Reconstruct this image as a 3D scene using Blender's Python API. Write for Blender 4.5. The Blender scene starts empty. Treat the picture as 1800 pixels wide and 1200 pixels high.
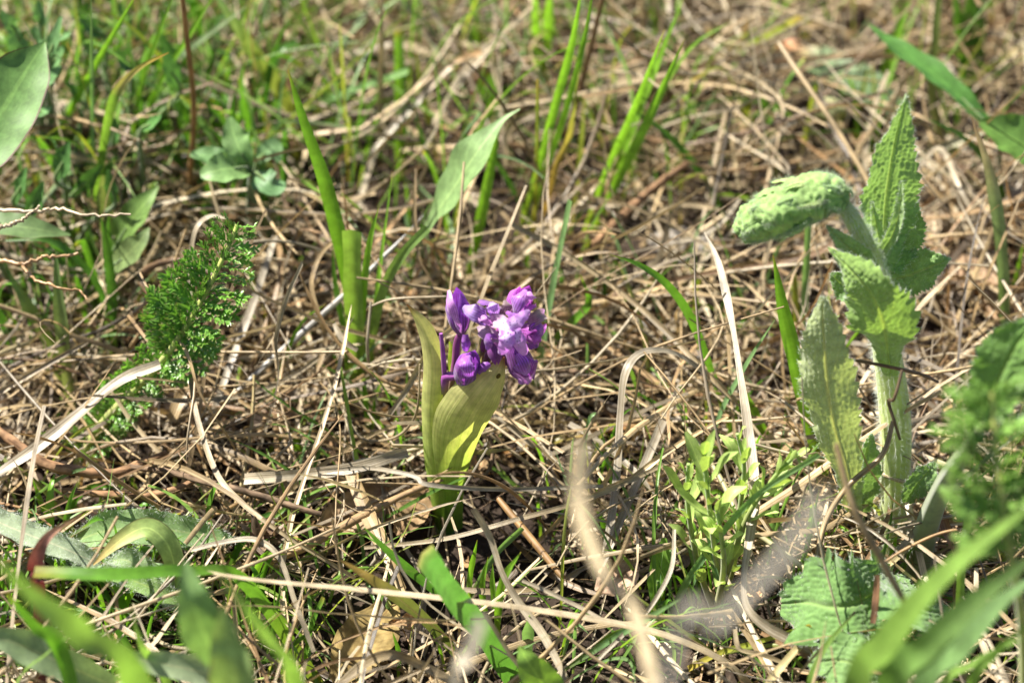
import bpy, math, random
import numpy as np
from mathutils import Vector

# ---------------------------------------------------------------- camera, sky, sun, exposure
S = bpy.context.scene
rng = np.random.default_rng(7)
random.seed(7)
PITCH = math.radians(38.0)
FPX = 1800 * 55.0 / 23.5            # focal length in photograph pixels
FOCUS = 0.70
FWD = np.array([0, math.cos(PITCH), -math.sin(PITCH)])
UP = np.array([0, math.sin(PITCH), math.cos(PITCH)])
RIGHT = np.array([1.0, 0, 0])
CAM = 0.0203 * RIGHT + 0.0573 * UP - 0.743 * FWD      # the orchid's foot is the origin

cd = bpy.data.cameras.new('camera')
co = bpy.data.objects.new('camera', cd)
S.collection.objects.link(co)
co.location = CAM
co.rotation_euler = (math.pi / 2 - PITCH, 0, 0)
cd.lens = 55
cd.sensor_width = 23.5
cd.clip_start = 0.01
cd.clip_end = 200
cd.dof.use_dof = True
cd.dof.focus_distance = FOCUS
cd.dof.aperture_fstop = 5.6
cd.dof.aperture_blades = 7
S.camera = co

SUN_EL, SUN_AZ = math.radians(55), math.radians(-66)   # high, from the left and a little behind
w = bpy.data.worlds.new('World')
S.world = w
w.use_nodes = True
nt = w.node_tree
sky = nt.nodes.new('ShaderNodeTexSky')
sky.sky_type = 'NISHITA'
sky.sun_disc = False
sky.sun_elevation = SUN_EL
sky.sun_rotation = SUN_AZ
nt.links.new(sky.outputs[0], nt.nodes['Background'].inputs[0])
nt.nodes['Background'].inputs[1].default_value = 0.05
ld = bpy.data.lights.new('sun', 'SUN')
ld.energy = 5.0
ld.angle = math.radians(0.53)
ld.color = (1.0, 0.95, 0.85)
lo = bpy.data.objects.new('sun', ld)
S.collection.objects.link(lo)
to_sun = Vector((math.sin(SUN_AZ) * math.cos(SUN_EL), math.cos(SUN_AZ) * math.cos(SUN_EL), math.sin(SUN_EL)))
lo.rotation_euler = to_sun.to_track_quat('Z', 'Y').to_euler()
S.view_settings.view_transform = 'Standard'
S.view_settings.look = 'None'
S.view_settings.gamma = 1
S.view_settings.exposure = 1.45
S.view_settings.use_curve_mapping = False
S.cycles.use_denoising = True
S.cycles.max_bounces = 8
S.cycles.diffuse_bounces = 2
S.cycles.transparent_max_bounces = 8


# ---------------------------------------------------------------- helpers: pixels to places
def ray(px, py):
    return FWD + (px - 900) / FPX * RIGHT - (py - 600) / FPX * UP


def PD(px, py, d):                     # a point d cm beyond the plane of focus
    return CAM + ray(px, py) * (FOCUS + d / 100)


def PZ(px, py, z):                     # a point z cm above the soil
    r = ray(px, py)
    return CAM + r * ((z / 100 - CAM[2]) / r[2])


def PY(px, py, y):                     # a point on an upright plane
    r = ray(px, py)
    return CAM + r * ((y - CAM[1]) / r[1])


def depth(p):
    return float((p - CAM) @ FWD)


def px2m(wpx, p):
    return wpx / FPX * depth(p)


def unit(v):
    v = np.asarray(v, float)
    return v / (np.linalg.norm(v, axis=-1, keepdims=True) + 1e-12)


def hash2(ix, iy, s=0):
    h = np.sin(ix * 127.1 + iy * 311.7 + s * 74.7) * 43758.5453
    return h - np.floor(h)


def vnoise(x, y, s=0):
    ix, iy = np.floor(x), np.floor(y)
    fx, fy = x - ix, y - iy
    fx, fy = fx * fx * (3 - 2 * fx), fy * fy * (3 - 2 * fy)
    a, b = hash2(ix, iy, s), hash2(ix + 1, iy, s)
    c, d = hash2(ix, iy + 1, s), hash2(ix + 1, iy + 1, s)
    return (a * (1 - fx) + b * fx) * (1 - fy) + (c * (1 - fx) + d * fx) * fy


def cell(x, y, s=0):                   # distance to the nearest jittered cell centre
    ix, iy = np.floor(x), np.floor(y)
    best = np.full(np.shape(x), 9.0)
    for ox in (-1, 0, 1):
        for oy in (-1, 0, 1):
            cx, cy = ix + ox, iy + oy
            dx = cx + 0.15 + 0.7 * hash2(cx, cy, s) - x
            dy = cy + 0.15 + 0.7 * hash2(cx, cy, s + 5) - y
            best = np.minimum(best, dx * dx + dy * dy)
    return np.sqrt(best)


def spline(pts, n):
    P = np.asarray(pts, float)
    if len(P) == 2:
        t = np.linspace(0, 1, n)[:, None]
        return P[0] * (1 - t) + P[1] * t
    seg = np.linalg.norm(np.diff(P[:, :3], axis=0), axis=1) ** 0.5
    u = np.concatenate([[0], np.cumsum(seg)])
    Q = np.vstack([2 * P[0] - P[1], P, 2 * P[-1] - P[-2]])
    out = []
    for t in np.linspace(0, u[-1], n):
        i = min(max(np.searchsorted(u, t) - 1, 0), len(P) - 2)
        f = (t - u[i]) / (u[i + 1] - u[i] + 1e-12)
        a, b, c, d = Q[i], Q[i + 1], Q[i + 2], Q[i + 3]
        out.append(0.5 * (2 * b + (c - a) * f + (2 * a - 5 * b + 4 * c - d) * f * f + (3 * b - a - 3 * c + d) * f ** 3))
    return np.array(out)


def prof(vals, n):
    vals = np.asarray(vals, float)
    return np.interp(np.linspace(0, 1, n), np.linspace(0, 1, len(vals)), vals)


def colgrad(n, stops):
    if not isinstance(stops, list):
        return np.tile(np.asarray(stops, float), (n, 1))
    t = [s[0] for s in stops]
    c = np.array([s[1] for s in stops], float)
    x = np.linspace(0, 1, n)
    return np.stack([np.interp(x, t, c[:, k]) for k in range(3)], 1)


class Geo:
    def __init__(self):
        self.v, self.f, self.uv, self.c, self.n = [], [], [], [], 0

    def add(self, v, f, uv, c):
        self.f.append(np.asarray(f, int) + self.n)
        self.v.append(v)
        self.uv.append(uv)
        self.c.append(c)
        self.n += len(v)

    def mesh(self, name, mat, origin=(0, 0, 0), smooth=True):
        v = np.vstack(self.v) - np.asarray(origin)
        uv, c = np.vstack(self.uv), np.vstack(self.c)
        me = bpy.data.meshes.new(name)
        loops, starts, tot = [], [], 0
        for f in self.f:
            k = f.shape[1]
            loops.append(f.ravel())
            starts.append(tot + np.arange(len(f)) * k)
            tot += f.size
        loops, starts = np.concatenate(loops), np.concatenate(starts)
        me.vertices.add(len(v))
        me.vertices.foreach_set('co', v.astype(np.float32).ravel())
        me.loops.add(len(loops))
        me.loops.foreach_set('vertex_index', loops.astype(np.int32))
        me.polygons.add(len(starts))
        me.polygons.foreach_set('loop_start', starts.astype(np.int32))
        ul = me.uv_layers.new(name='UVMap')
        ul.data.foreach_set('uv', uv[loops].astype(np.float32).ravel())
        ca = me.color_attributes.new('tint', 'FLOAT_COLOR', 'POINT')
        ca.data.foreach_set('color', np.hstack([c, np.ones((len(c), 1))]).astype(np.float32).ravel())
        me.update(calc_edges=True)
        if smooth:
            me.polygons.foreach_set('use_smooth', np.ones(len(starts), bool))
        me.materials.append(mat)
        return me


def grid_faces(n, m, closed=False):
    i = np.arange(n - 1)[:, None] * m
    if closed:
        j = np.arange(m)
        k = (j + 1) % m
    else:
        j = np.arange(m - 1)
        k = j + 1
    return np.stack([(i + j), (i + k), (i + m + k), (i + m + j)], -1).reshape(-1, 4)


def strip(g, C, W, face, nu=3, fold=0.0, cup=0.0, col=(0.3, 0.3, 0.1), twist=None, uoff=0.0, disp=None, wave=0.0, wavef=6, side=None):
    """a blade, leaf or petal: centre line C, half widths W, upper side turned to face"""
    n = len(C)
    T = unit(np.gradient(C, axis=0))
    F = np.asarray(face, float)
    F = np.tile(F, (n, 1)) if F.ndim == 1 else F
    N = unit(F - (F * T).sum(1, keepdims=True) * T)
    B = np.cross(T, N)
    if twist is not None:
        a = np.asarray(twist)[:, None]
        N, B = N * np.cos(a) + B * np.sin(a), B * np.cos(a) - N * np.sin(a)
    u = np.linspace(-1, 1, nu)
    U, Vv = np.meshgrid(u, np.linspace(0, 1, n))
    Wn = np.asarray(W)[:, None] * np.ones((1, nu))
    if side is not None:
        Wn = Wn * side(U, Vv)
    hgt = Wn * (fold * np.abs(U) + cup * U * U)
    if wave:
        hgt = hgt + Wn * wave * np.abs(U) ** 2 * np.sin(Vv * wavef * 6.28 + (U > 0) * 1.7)
    if disp is not None:
        hgt = hgt + disp(U, Vv, Wn)
    v = C[:, None, :] + B[:, None, :] * (U * Wn)[..., None] + N[:, None, :] * hgt[..., None]
    uv = np.stack([U * 0.5 + 0.5 + uoff, Vv], -1).reshape(-1, 2)
    c = np.repeat(colgrad(n, col) if isinstance(col, list) else np.tile(np.asarray(col, float), (n, 1)), nu, axis=0)
    g.add(v.reshape(-1, 3), grid_faces(n, nu), uv, c)
    return v, N


def tube(g, C, R, col=(0.3, 0.3, 0.1), m=7, cap=True, squash=1.0, rough=0.0):
    n = len(C)
    T = unit(np.gradient(C, axis=0))
    ref = np.array([0.13, 0.9, 0.31]) if abs(T[0] @ unit(np.array([0.13, 0.9, 0.31]))) < 0.9 else np.array([1.0, 0, 0])
    N = unit(ref - (T @ ref)[:, None] * T)
    B = np.cross(T, N)
    a = np.linspace(0, 2 * np.pi, m, endpoint=False)
    R = np.asarray(R) * np.ones(n)
    rr = R[:, None] * np.ones((1, m))
    if rough:
        rr = rr * (1 + rough * (rng.random((n, m)) - 0.5))
    v = C[:, None, :] + N[:, None, :] * (rr * np.cos(a))[..., None] + B[:, None, :] * (rr * np.sin(a) * squash)[..., None]
    uv = np.stack(np.meshgrid(a / 6.283, np.linspace(0, 1, n)), -1).reshape(-1, 2)
    cc = np.repeat(colgrad(n, col), m, axis=0)
    g.add(v.reshape(-1, 3), grid_faces(n, m, True), uv, cc)
    if cap:
        for k in (0, -1):
            ring = v[k]
            vv = np.vstack([ring, C[k]])
            f = [[i, (i + 1) % m, m] if k else [(i + 1) % m, i, m] for i in range(m)]
            g.add(vv, f, np.full((m + 1, 2), 0.5), np.tile(cc[-1] if k else cc[0], (m + 1, 1)))
    return v


def hairs(g, P, N, length, col=(0.75, 0.78, 0.72), width=0.00005, jitter=0.5):
    k = len(P)
    d = unit(N + rng.normal(0, jitter, (k, 3)))
    L = length * (0.5 + rng.random((k, 1)))
    s = unit(np.cross(d, rng.normal(0, 1, (k, 3)))) * width
    bend = rng.normal(0, 0.18, (k, 3)) * L
    mid = P + d * L * 0.55
    v = np.stack([P - s, P + s, mid + s * 0.6 + bend * 0.3, mid - s * 0.6 + bend * 0.3, P + d * L + bend], 1).reshape(-1, 3)
    i = np.arange(k)[:, None] * 5
    c = np.tile(np.asarray(col, float), (len(v), 1))
    z = np.zeros((len(v), 2))
    g.add(v, np.hstack([i, i + 1, i + 2, i + 3]), z, c)
    g.add(v[:0], np.zeros((0, 3), int), z[:0], c[:0])
    g.f[-1] = np.hstack([i + 3, i + 2, i + 4]) + (g.n - len(v))


# ---------------------------------------------------------------- materials
def nodes(name):
    m = bpy.data.materials.new(name)
    m.use_nodes = True
    t = m.node_tree
    t.nodes.clear()
    out = t.nodes.new('ShaderNodeOutputMaterial')
    return m, t, out


def N_(t, kind, **kw):
    n = t.nodes.new('ShaderNode' + kind)
    for k, v in kw.items():
        if k.startswith('i_'):
            n.inputs[int(k[2:])].default_value = v
        else:
            setattr(n, k, v)
    return n


def math_(t, op, a, b=None, c=None):
    n = t.nodes.new('ShaderNodeMath')
    n.operation = op
    for i, x in enumerate((a, b, c)):
        if x is None:
            continue
        if isinstance(x, (int, float)):
            n.inputs[i].default_value = x
        else:
            t.links.new(x, n.inputs[i])
    return n.outputs[0]


def mixc(t, fac, a, b, mode='MIX'):
    n = t.nodes.new('ShaderNodeMix')
    n.data_type = 'RGBA'
    n.blend_type = mode
    for sock, x in ((n.inputs[0], fac), (n.inputs[6], a), (n.inputs[7], b)):
        if isinstance(x, (int, float)):
            sock.default_value = x
        elif isinstance(x, tuple):
            sock.default_value = (*x, 1)
        else:
            t.links.new(x, sock)
    return n.outputs[2]


def ramp(t, x, lo, hi, a=0.0, b=1.0):
    n = t.nodes.new('ShaderNodeMapRange')
    n.clamp = True
    t.links.new(x, n.inputs[0])
    for i, v in zip((1, 2, 3, 4), (lo, hi, a, b)):
        n.inputs[i].default_value = v
    return n.outputs[0]


def noise(t, vec, scale, detail=2.0, rough=0.5):
    n = N_(t, 'TexNoise')
    n.inputs['Scale'].default_value = scale
    n.inputs['Detail'].default_value = detail
    n.inputs['Roughness'].default_value = rough
    if vec is not None:
        t.links.new(vec, n.inputs['Vector'])
    return n.outputs['Fac']


def uvmap(t, sx, sy):
    uv = N_(t, 'UVMap', uv_map='UVMap')
    mp = N_(t, 'Mapping')
    mp.inputs['Scale'].default_value = (sx, sy, 1)
    t.links.new(uv.outputs[0], mp.inputs[0])
    return mp.outputs[0]


def plant(name, streak=(14, 1.2), streak_amt=0.35, rough=0.45, spec=0.4, trans=0.35, blotch=0.25, blotch_scale=180, bump=0.15, fine=None, streak_col=None, extra=None, sheen=0.0, tr_tint=(1.15, 1.2, 0.6)):
    m, t, out = nodes(name)
    att = N_(t, 'Attribute', attribute_name='tint')
    geo = N_(t, 'NewGeometry')
    col = att.outputs['Color']
    st = noise(t, uvmap(t, *streak), 1.0, 3)
    fac = ramp(t, st, 0.38, 0.66)
    dark = streak_col or (0.55, 0.5, 0.42)
    col = mixc(t, math_(t, 'MULTIPLY', fac, streak_amt), col, mixc(t, 1.0, col, dark, 'MULTIPLY'))
    if fine:
        fn = noise(t, uvmap(t, *fine), 1.0, 2)
        col = mixc(t, ramp(t, fn, 0.45, 0.62, 0.0, 0.6), col, mixc(t, 1.0, col, dark, 'MULTIPLY'))
    bl = noise(t, geo.outputs['Position'], blotch_scale, 3, 0.6)
    col = mixc(t, 1.0, col, mixc(t, ramp(t, bl, 0.3, 0.7), (1 - blotch,) * 3, (1 + blotch,) * 3), 'MULTIPLY')
    if extra:
        col = extra(t, col)
    p = N_(t, 'BsdfPrincipled')
    p.inputs['Roughness'].default_value = rough
    p.inputs['Specular IOR Level'].default_value = spec
    if sheen:
        p.inputs['Sheen Weight'].default_value = sheen
        p.inputs['Sheen Roughness'].default_value = 0.5
    t.links.new(col, p.inputs['Base Color'])
    bp = N_(t, 'Bump')
    bp.inputs['Strength'].default_value = bump
    bp.inputs['Distance'].default_value = 0.0004
    t.links.new(st, bp.inputs['Height'])
    t.links.new(bp.outputs[0], p.inputs['Normal'])
    tr = N_(t, 'BsdfTranslucent')
    t.links.new(mixc(t, 1.0, col, tr_tint, 'MULTIPLY'), tr.inputs[0])
    mx = N_(t, 'MixShader')
    mx.inputs[0].default_value = trans
    t.links.new(p.outputs[0], mx.inputs[1])
    t.links.new(tr.outputs[0], mx.inputs[2])
    t.links.new(mx.outputs[0], out.inputs[0])
    return m


def absu(t):
    uv = N_(t, 'UVMap', uv_map='UVMap')
    sp = N_(t, 'SeparateXYZ')
    t.links.new(uv.outputs[0], sp.inputs[0])
    u = math_(t, 'ABSOLUTE', math_(t, 'SUBTRACT', math_(t, 'MULTIPLY', sp.outputs[0], 2.0), 1.0))
    return u, sp.outputs[1], sp.outputs[0]


def veins(mid=(1.6, 1.5, 1.5), amt=0.35, count=9, slope=0.25, edge=None):
    def f(t, col):
        u, v, _ = absu(t)
        midf = ramp(t, u, 0.03, 0.10, 1.0, 0.0)
        lat = math_(t, 'SINE', math_(t, 'MULTIPLY', math_(t, 'SUBTRACT', v, math_(t, 'MULTIPLY', u, slope)), count * 6.283))
        latf = ramp(t, lat, 0.86, 1.0, 0.0, amt)
        c = mixc(t, math_(t, 'MAXIMUM', math_(t, 'MULTIPLY', midf, 0.8), latf), col, mixc(t, 1.0, col, mid, 'MULTIPLY'))
        if edge:
            c = mixc(t, ramp(t, u, 0.93, 0.985), c, edge)
        return c
    return f


def petal_lines(spots):
    def f(t, col):
        u, v, uu = absu(t)
        if spots:
            vor = N_(t, 'TexVoronoi')
            vor.inputs['Scale'].default_value = 1.0
            t.links.new(uvmap(t, 7, 9), vor.inputs['Vector'])
            sp = ramp(t, vor.outputs['Distance'], 0.22, 0.32, 1.0, 0.0)
            pale = math_(t, 'MULTIPLY', ramp(t, u, 0.2, 0.75, 1, 0), ramp(t, v, 0.2, 0.7, 1, 0))
            c = mixc(t, math_(t, 'MULTIPLY', pale, 0.8), col, (0.72, 0.60, 0.85))
            return mixc(t, math_(t, 'MULTIPLY', sp, ramp(t, pale, 0.1, 0.4)), c, (0.16, 0.02, 0.28))
        wav = math_(t, 'SINE', math_(t, 'MULTIPLY', uu, 42.0))
        ln = math_(t, 'MULTIPLY', ramp(t, wav, 0.25, 0.8), ramp(t, v, 0.35, 0.95, 0.75, 0.05))
        return mixc(t, ln, col, (0.09, 0.02, 0.06))
    return f


M = {}
M['grass'] = plant('grass_blade', streak=(26, 0.8), streak_amt=0.4, rough=0.33, spec=0.5, trans=0.48, streak_col=(0.55, 0.66, 0.45))
M['straw'] = plant('dry_straw', streak=(9, 1.1), streak_amt=1.0, fine=(30, 2.6), rough=0.4, spec=0.55, trans=0.22, blotch=0.38, blotch_scale=140, bump=0.5, tr_tint=(1.1, 1.0, 0.7))
M['thin_straw'] = plant('thin_dry_blade', streak=(9, 1.1), streak_amt=0.5, rough=0.5, trans=0.55, tr_tint=(1.1, 1.0, 0.8))
M['leaf'] = plant('broad_leaf', streak=(30, 9), streak_amt=0.2, rough=0.5, trans=0.3, extra=veins(), blotch_scale=250)
M['leaf_margin'] = plant('purple_margin_leaf', streak=(40, 12), streak_amt=0.25, rough=0.55, trans=0.3, extra=veins(amt=0.2, edge=(0.10, 0.03, 0.03)), blotch_scale=350)
M['orchid_leaf'] = plant('orchid_leaf', streak=(34, 0.5), streak_amt=0.7, rough=0.42, spec=0.4, trans=0.5, streak_col=(0.66, 0.76, 0.5), bump=0.5, blotch=0.22, blotch_scale=260)
M['petal'] = plant('purple_petal', streak=(14, 2), streak_amt=0.2, rough=0.42, trans=0.35, extra=petal_lines(False), tr_tint=(1.2, 0.8, 1.2), blotch=0.4, blotch_scale=420, bump=0.1, sheen=0.3)
M['lip'] = plant('spotted_lip', streak=(20, 6), streak_amt=0.15, rough=0.4, trans=0.35, extra=petal_lines(True), tr_tint=(1.2, 0.8, 1.2), blotch=0.15, blotch_scale=900, sheen=0.3)
M['purple_stem'] = plant('purple_stem', streak=(6, 2), rough=0.4, trans=0.15, tr_tint=(1.2, 0.7, 1.0))
M['sage'] = plant('sage_leaf', streak=(60, 60), streak_amt=0.15, rough=0.7, spec=0.2, trans=0.33, extra=veins(mid=(1.5, 1.25, 1.3), amt=0.22, count=11, slope=0.3), blotch=0.2, blotch_scale=500, sheen=0.5)
M['stalk'] = plant('green_stalk', streak=(9, 1.0), streak_amt=0.55, rough=0.6, spec=0.2, trans=0.2, streak_col=(0.7, 0.9, 0.35), blotch_scale=200, sheen=0.4)
M['hair'] = plant('white_hair', streak_amt=0.0, blotch=0.0, rough=0.5, trans=0.5, bump=0.0, tr_tint=(1, 1, 1))
M['yarrow'] = plant('yarrow_leaflet', streak=(10, 2), streak_amt=0.3, rough=0.28, spec=0.6, trans=0.4, blotch_scale=300)
M['bark'] = plant('twig_bark', streak=(7, 9), streak_amt=0.85, rough=0.8, spec=0.2, trans=0.0, blotch=0.5, blotch_scale=260, bump=1.0, streak_col=(0.35, 0.3, 0.27))
M['dead_leaf'] = plant('dead_leaf', streak=(9, 9), streak_amt=0.6, rough=0.7, spec=0.2, trans=0.2, blotch=0.4, blotch_scale=220, bump=0.6, tr_tint=(1.2, 0.9, 0.5), extra=veins(mid=(0.6, 0.5, 0.45), amt=0.3))


def earth(name, c1, c2, c3, scale, bump, rough=0.95):
    m, t, out = nodes(name)
    g = N_(t, 'NewGeometry')
    a = noise(t, g.outputs['Position'], scale, 6, 0.65)
    b = noise(t, g.outputs['Position'], scale * 5, 4, 0.6)
    c = mixc(t, ramp(t, a, 0.35, 0.65), c1, c2)
    c = mixc(t, ramp(t, b, 0.55, 0.75), c, c3)
    p = N_(t, 'BsdfPrincipled')
    p.inputs['Roughness'].default_value = rough
    p.inputs['Specular IOR Level'].default_value = 0.2
    t.links.new(c, p.inputs['Base Color'])
    bp = N_(t, 'Bump')
    bp.inputs['Strength'].default_value = bump
    bp.inputs['Distance'].default_value = 0.0015
    t.links.new(b, bp.inputs['Height'])
    t.links.new(bp.outputs[0], p.inputs['Normal'])
    t.links.new(p.outputs[0], out.inputs[0])
    return m


M['soil'] = earth('soil', (0.020, 0.014, 0.010), (0.045, 0.031, 0.022), (0.09, 0.064, 0.045), 60, 1.0)
M['crumb'] = earth('soil_crumb', (0.03, 0.02, 0.014), (0.08, 0.054, 0.038), (0.15, 0.11, 0.075), 150, 0.8)
M['stone'] = earth('stone', (0.20, 0.175, 0.15), (0.32, 0.29, 0.25), (0.12, 0.10, 0.09), 120, 1.0, 0.9)


# ---------------------------------------------------------------- objects
def link(o):
    S.collection.objects.link(o)
    return o


def tag(o, label, cat=None, group=None, kind=None):
    if label:
        o['label'] = label
    if cat:
        o['category'] = cat
    if group:
        o['group'] = group
    if kind:
        o['kind'] = kind
    return o


def thing(name, loc, label, cat, group=None):
    o = link(bpy.data.objects.new(name, None))
    o.location = loc
    o.empty_display_size = 0.01
    return tag(o, label, cat, group)


def top(name, g, mat, label, cat, group=None, kind=None, origin=None):
    if origin is None:
        v = np.vstack(g.v)
        origin = v[np.argmin(v[:, 2])] if kind is None else (0, 0, 0)
    o = link(bpy.data.objects.new(name, g.mesh(name, mat, origin)))
    o.location = origin
    return tag(o, label, cat, group, kind)


def world_loc(o):
    l = np.zeros(3)
    while o is not None:
        l = l + np.array(o.location)
        o = o.parent
    return l


def part(name, g, mat, parent, label=None, kind=None):
    o = link(bpy.data.objects.new(name, g.mesh(name, mat, world_loc(parent))))
    o.parent = parent
    return tag(o, label, None, None, kind)


# ---------------------------------------------------------------- ground
def ground_h(x, y):
    near = np.exp(-np.maximum(np.hypot(x, y - 0.2) - 0.7, 0) * 1.5)
    h = 0.010 * (vnoise(x * 9, y * 9, 1) - 0.5) + 0.007 * (vnoise(x * 28, y * 28, 2) - 0.5)
    h = h + near * (0.004 * (vnoise(x * 90, y * 90, 3) - 0.5) + 0.0035 * (0.7 - cell(x * 130, y * 130, 4)))
    return h - 0.004


xs = np.concatenate([[-40, -15, -5, -2, -1, -0.7, -0.55], np.arange(-0.42, 0.42, 0.0028), [0.55, 0.7, 1, 2, 5, 15, 40]])
ys = np.concatenate([[-40, -15, -5, -2, -1, -0.6, -0.45], np.arange(-0.34, 0.74, 0.0028), [0.85, 1.1, 1.6, 3, 6, 15, 40]])
X, Y = np.meshgrid(xs, ys)
g = Geo()
g.add(np.stack([X, Y, ground_h(X, Y)], -1).reshape(-1, 3), grid_faces(len(ys), len(xs)), np.stack([X, Y], -1).reshape(-1, 2), np.full((X.size, 3), 0.1))
top('ground', g, M['soil'], 'dark crumbly brown soil under the grass', 'soil', kind='structure')


def gz(x, y):
    return float(ground_h(np.array([x]), np.array([y]))[0])


# soil crumbs
def crumbs(n, rmin, rmax, xr, yr, lift=0.3):
    gg = Geo()
    base = np.array([[1, 0, 0], [-1, 0, 0], [0, 1, 0], [0, -1, 0], [0, 0, 1], [0, 0, -1]], float)
    fc = np.array([[0, 2, 4], [2, 1, 4], [1, 3, 4], [3, 0, 4], [2, 0, 5], [1, 2, 5], [3, 1, 5], [0, 3, 5]])
    x = rng.uniform(*xr, n)
    y = rng.uniform(*yr, n)
    r = rmin + (rmax - rmin) * rng.random(n) ** 3
    v = base[None] * (0.6 + 0.7 * rng.random((n, 6, 1))) + rng.normal(0, 0.18, (n, 6, 3))
    a = rng.random(n) * 6.28
    v = np.stack([v[..., 0] * np.cos(a)[:, None] - v[..., 1] * np.sin(a)[:, None], v[..., 0] * np.sin(a)[:, None] + v[..., 1] * np.cos(a)[:, None], v[..., 2] * 0.75], -1)
    v = v * r[:, None, None] + np.stack([x, y, ground_h(x, y) + r * lift], -1)[:, None, :]
    f = (np.arange(n)[:, None, None] * 6 + fc[None]).reshape(-1, 3)
    gg.add(v.reshape(-1, 3), f, np.zeros((n * 6, 2)), np.full((n * 6, 3), 0.1))
    return gg


top('soil_crumbs', crumbs(26000, 0.0005, 0.0036, (-0.36, 0.36), (-0.2, 0.6)), M['crumb'], 'small crumbs of brown soil scattered over the ground', 'soil', kind='stuff')

# ---------------------------------------------------------------- dry thatch
STRAW_COLS = np.array([(0.62, 0.49, 0.31), (0.54, 0.41, 0.25), (0.69, 0.58, 0.42), (0.44, 0.31, 0.18), (0.46, 0.40, 0.33), (0.74, 0.66, 0.52), (0.34, 0.22, 0.13), (0.52, 0.34, 0.19), (0.30, 0.25, 0.21)]) * (0.97, 0.945, 0.87)


def straw_batch(K, x, y, zc, L, W, n=10, curve=1.0, slope=0.22, upright=False, az=None):
    t = np.linspace(0, 1, n)[None]
    a0 = (rng.random((K, 1)) * 6.28) if az is None else az[:, None]
    k1 = rng.normal(0, curve, (K, 1))
    k2 = rng.normal(0, curve * 0.5, (K, 1))
    ph = rng.random((K, 1)) * 6.28
    a = a0 + k1 * (t - 0.5) + k2 * np.sin(t * 5 + ph)
    kink = (rng.random((K, 1)) < 0.25) * rng.normal(0, 0.9, (K, 1)) * (t > rng.uniform(0.3, 0.7, (K, 1)))
    a = a + kink
    e = rng.normal(0, slope, (K, 1)) + rng.normal(0, slope * 1.6, (K, 1)) * (t - 0.5)
    if upright:
        e = e + rng.uniform(0.5, 1.3, (K, 1)) - rng.uniform(0, 1.6, (K, 1)) * t ** 2
    ds = (L[:, None] / (n - 1)) * np.ones((1, n))
    dx, dy, dz = np.cos(a) * np.cos(e) * ds, np.sin(a) * np.cos(e) * ds, np.sin(e) * ds
    C = np.stack([np.cumsum(dx, 1), np.cumsum(dy, 1), np.cumsum(dz, 1)], -1)
    C = C - (C[:, :1] if upright else C.mean(1, keepdims=True))
    C = C + np.stack([x, y, zc], -1)[:, None, :]
    gh = ground_h(C[..., 0], C[..., 1]) + 0.0008
    if not upright:
        C[..., 2] = np.maximum(C[..., 2] + ground_h(x, y)[:, None], gh)
    T = unit(np.gradient(C, axis=1))
    roll = rng.normal(0, 0.6, (K, 1)) + rng.normal(0, 1.2, (K, 1)) * t
    H = unit(np.cross(T, np.array([0.03, 0.02, 1.0])))
    Vn = np.cross(H, T)
    B = H * np.cos(roll)[..., None] + Vn * np.sin(roll)[..., None]
    Nn = np.cross(B, T)
    w = W[:, None] * (0.35 + 0.65 * np.sin(np.pi * np.clip(t * 0.85 + 0.12, 0, 1)) ** 0.6) * (0.78 + 0.44 * rng.random((K, n)))
    w = w * np.where((rng.random((K, 1)) < 0.5) & (t > 0.9), 0.2, 1.0)
    return C, B, Nn, w


def straw_colours(K, green=0.0):
    i = rng.choice(len(STRAW_COLS), K, p=[0.17, 0.15, 0.13, 0.13, 0.12, 0.08, 0.09, 0.07, 0.06])
    c = STRAW_COLS[i] * rng.uniform(0.4, 1.2, (K, 1))
    return c


def straw_geo(g, C, B, Nn, w, col, tubular):
    K, n, _ = C.shape
    u = np.array([-1, 0, 1.0])
    foldk = rng.uniform(-0.9, 0.9, K)
    if tubular:
        a = np.arange(5) / 5 * 6.283
        v = C[:, :, None, :] + B[:, :, None, :] * (w[..., None] * np.cos(a))[..., None] + Nn[:, :, None, :] * (w[..., None] * np.sin(a))[..., None]
        f0 = grid_faces(n, 5, True)
        m = 5
        uu = np.arange(5) / 5
    else:
        v = C[:, :, None, :] + B[:, :, None, :] * (w[..., None] * u)[..., None] + Nn[:, :, None, :] * (w[..., None] * np.abs(u) * foldk[:, None, None])[..., None]
        f0 = grid_faces(n, 3)
        m = 3
        uu = np.array([0, 0.5, 1])
    f = (np.arange(K)[:, None, None] * n * m + f0[None]).reshape(-1, 4)
    uo = rng.integers(0, 60, K)
    uv = np.zeros((K, n, m, 2))
    uv[..., 0] = uu[None, None] + uo[:, None, None]
    uv[..., 1] = np.linspace(0, 1, n)[None, :, None] + uo[:, None, None] * 0.37
    t = np.linspace(0, 1, n)
    tc = 1 - 0.25 * rng.random((K, 1)) * (t[None] > 0.7)
    cc = col[:, None, None, :] * tc[:, :, None, None] * np.ones((1, 1, m, 1))
    g.add(v.reshape(-1, 3), f, uv.reshape(-1, 2), cc.reshape(-1, 3))


def scatter(K, xr=(-0.34, 0.34), yr=(-0.16, 0.58)):
    x = rng.uniform(*xr, K * 2)
    y = rng.uniform(*yr, K * 2)
    keep = vnoise(x * 20, y * 20, 9) + 0.3 * rng.random(K * 2) > 0.46
    hole = (np.hypot(x - 0.004, y + 0.018) < 0.034) | (np.hypot(x + 0.19, y - 0.05) < 0.03)
    keep &= ~(hole & (rng.random(K * 2) < 0.9))
    x, y = x[keep][:K], y[keep][:K]
    return x, y


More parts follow.
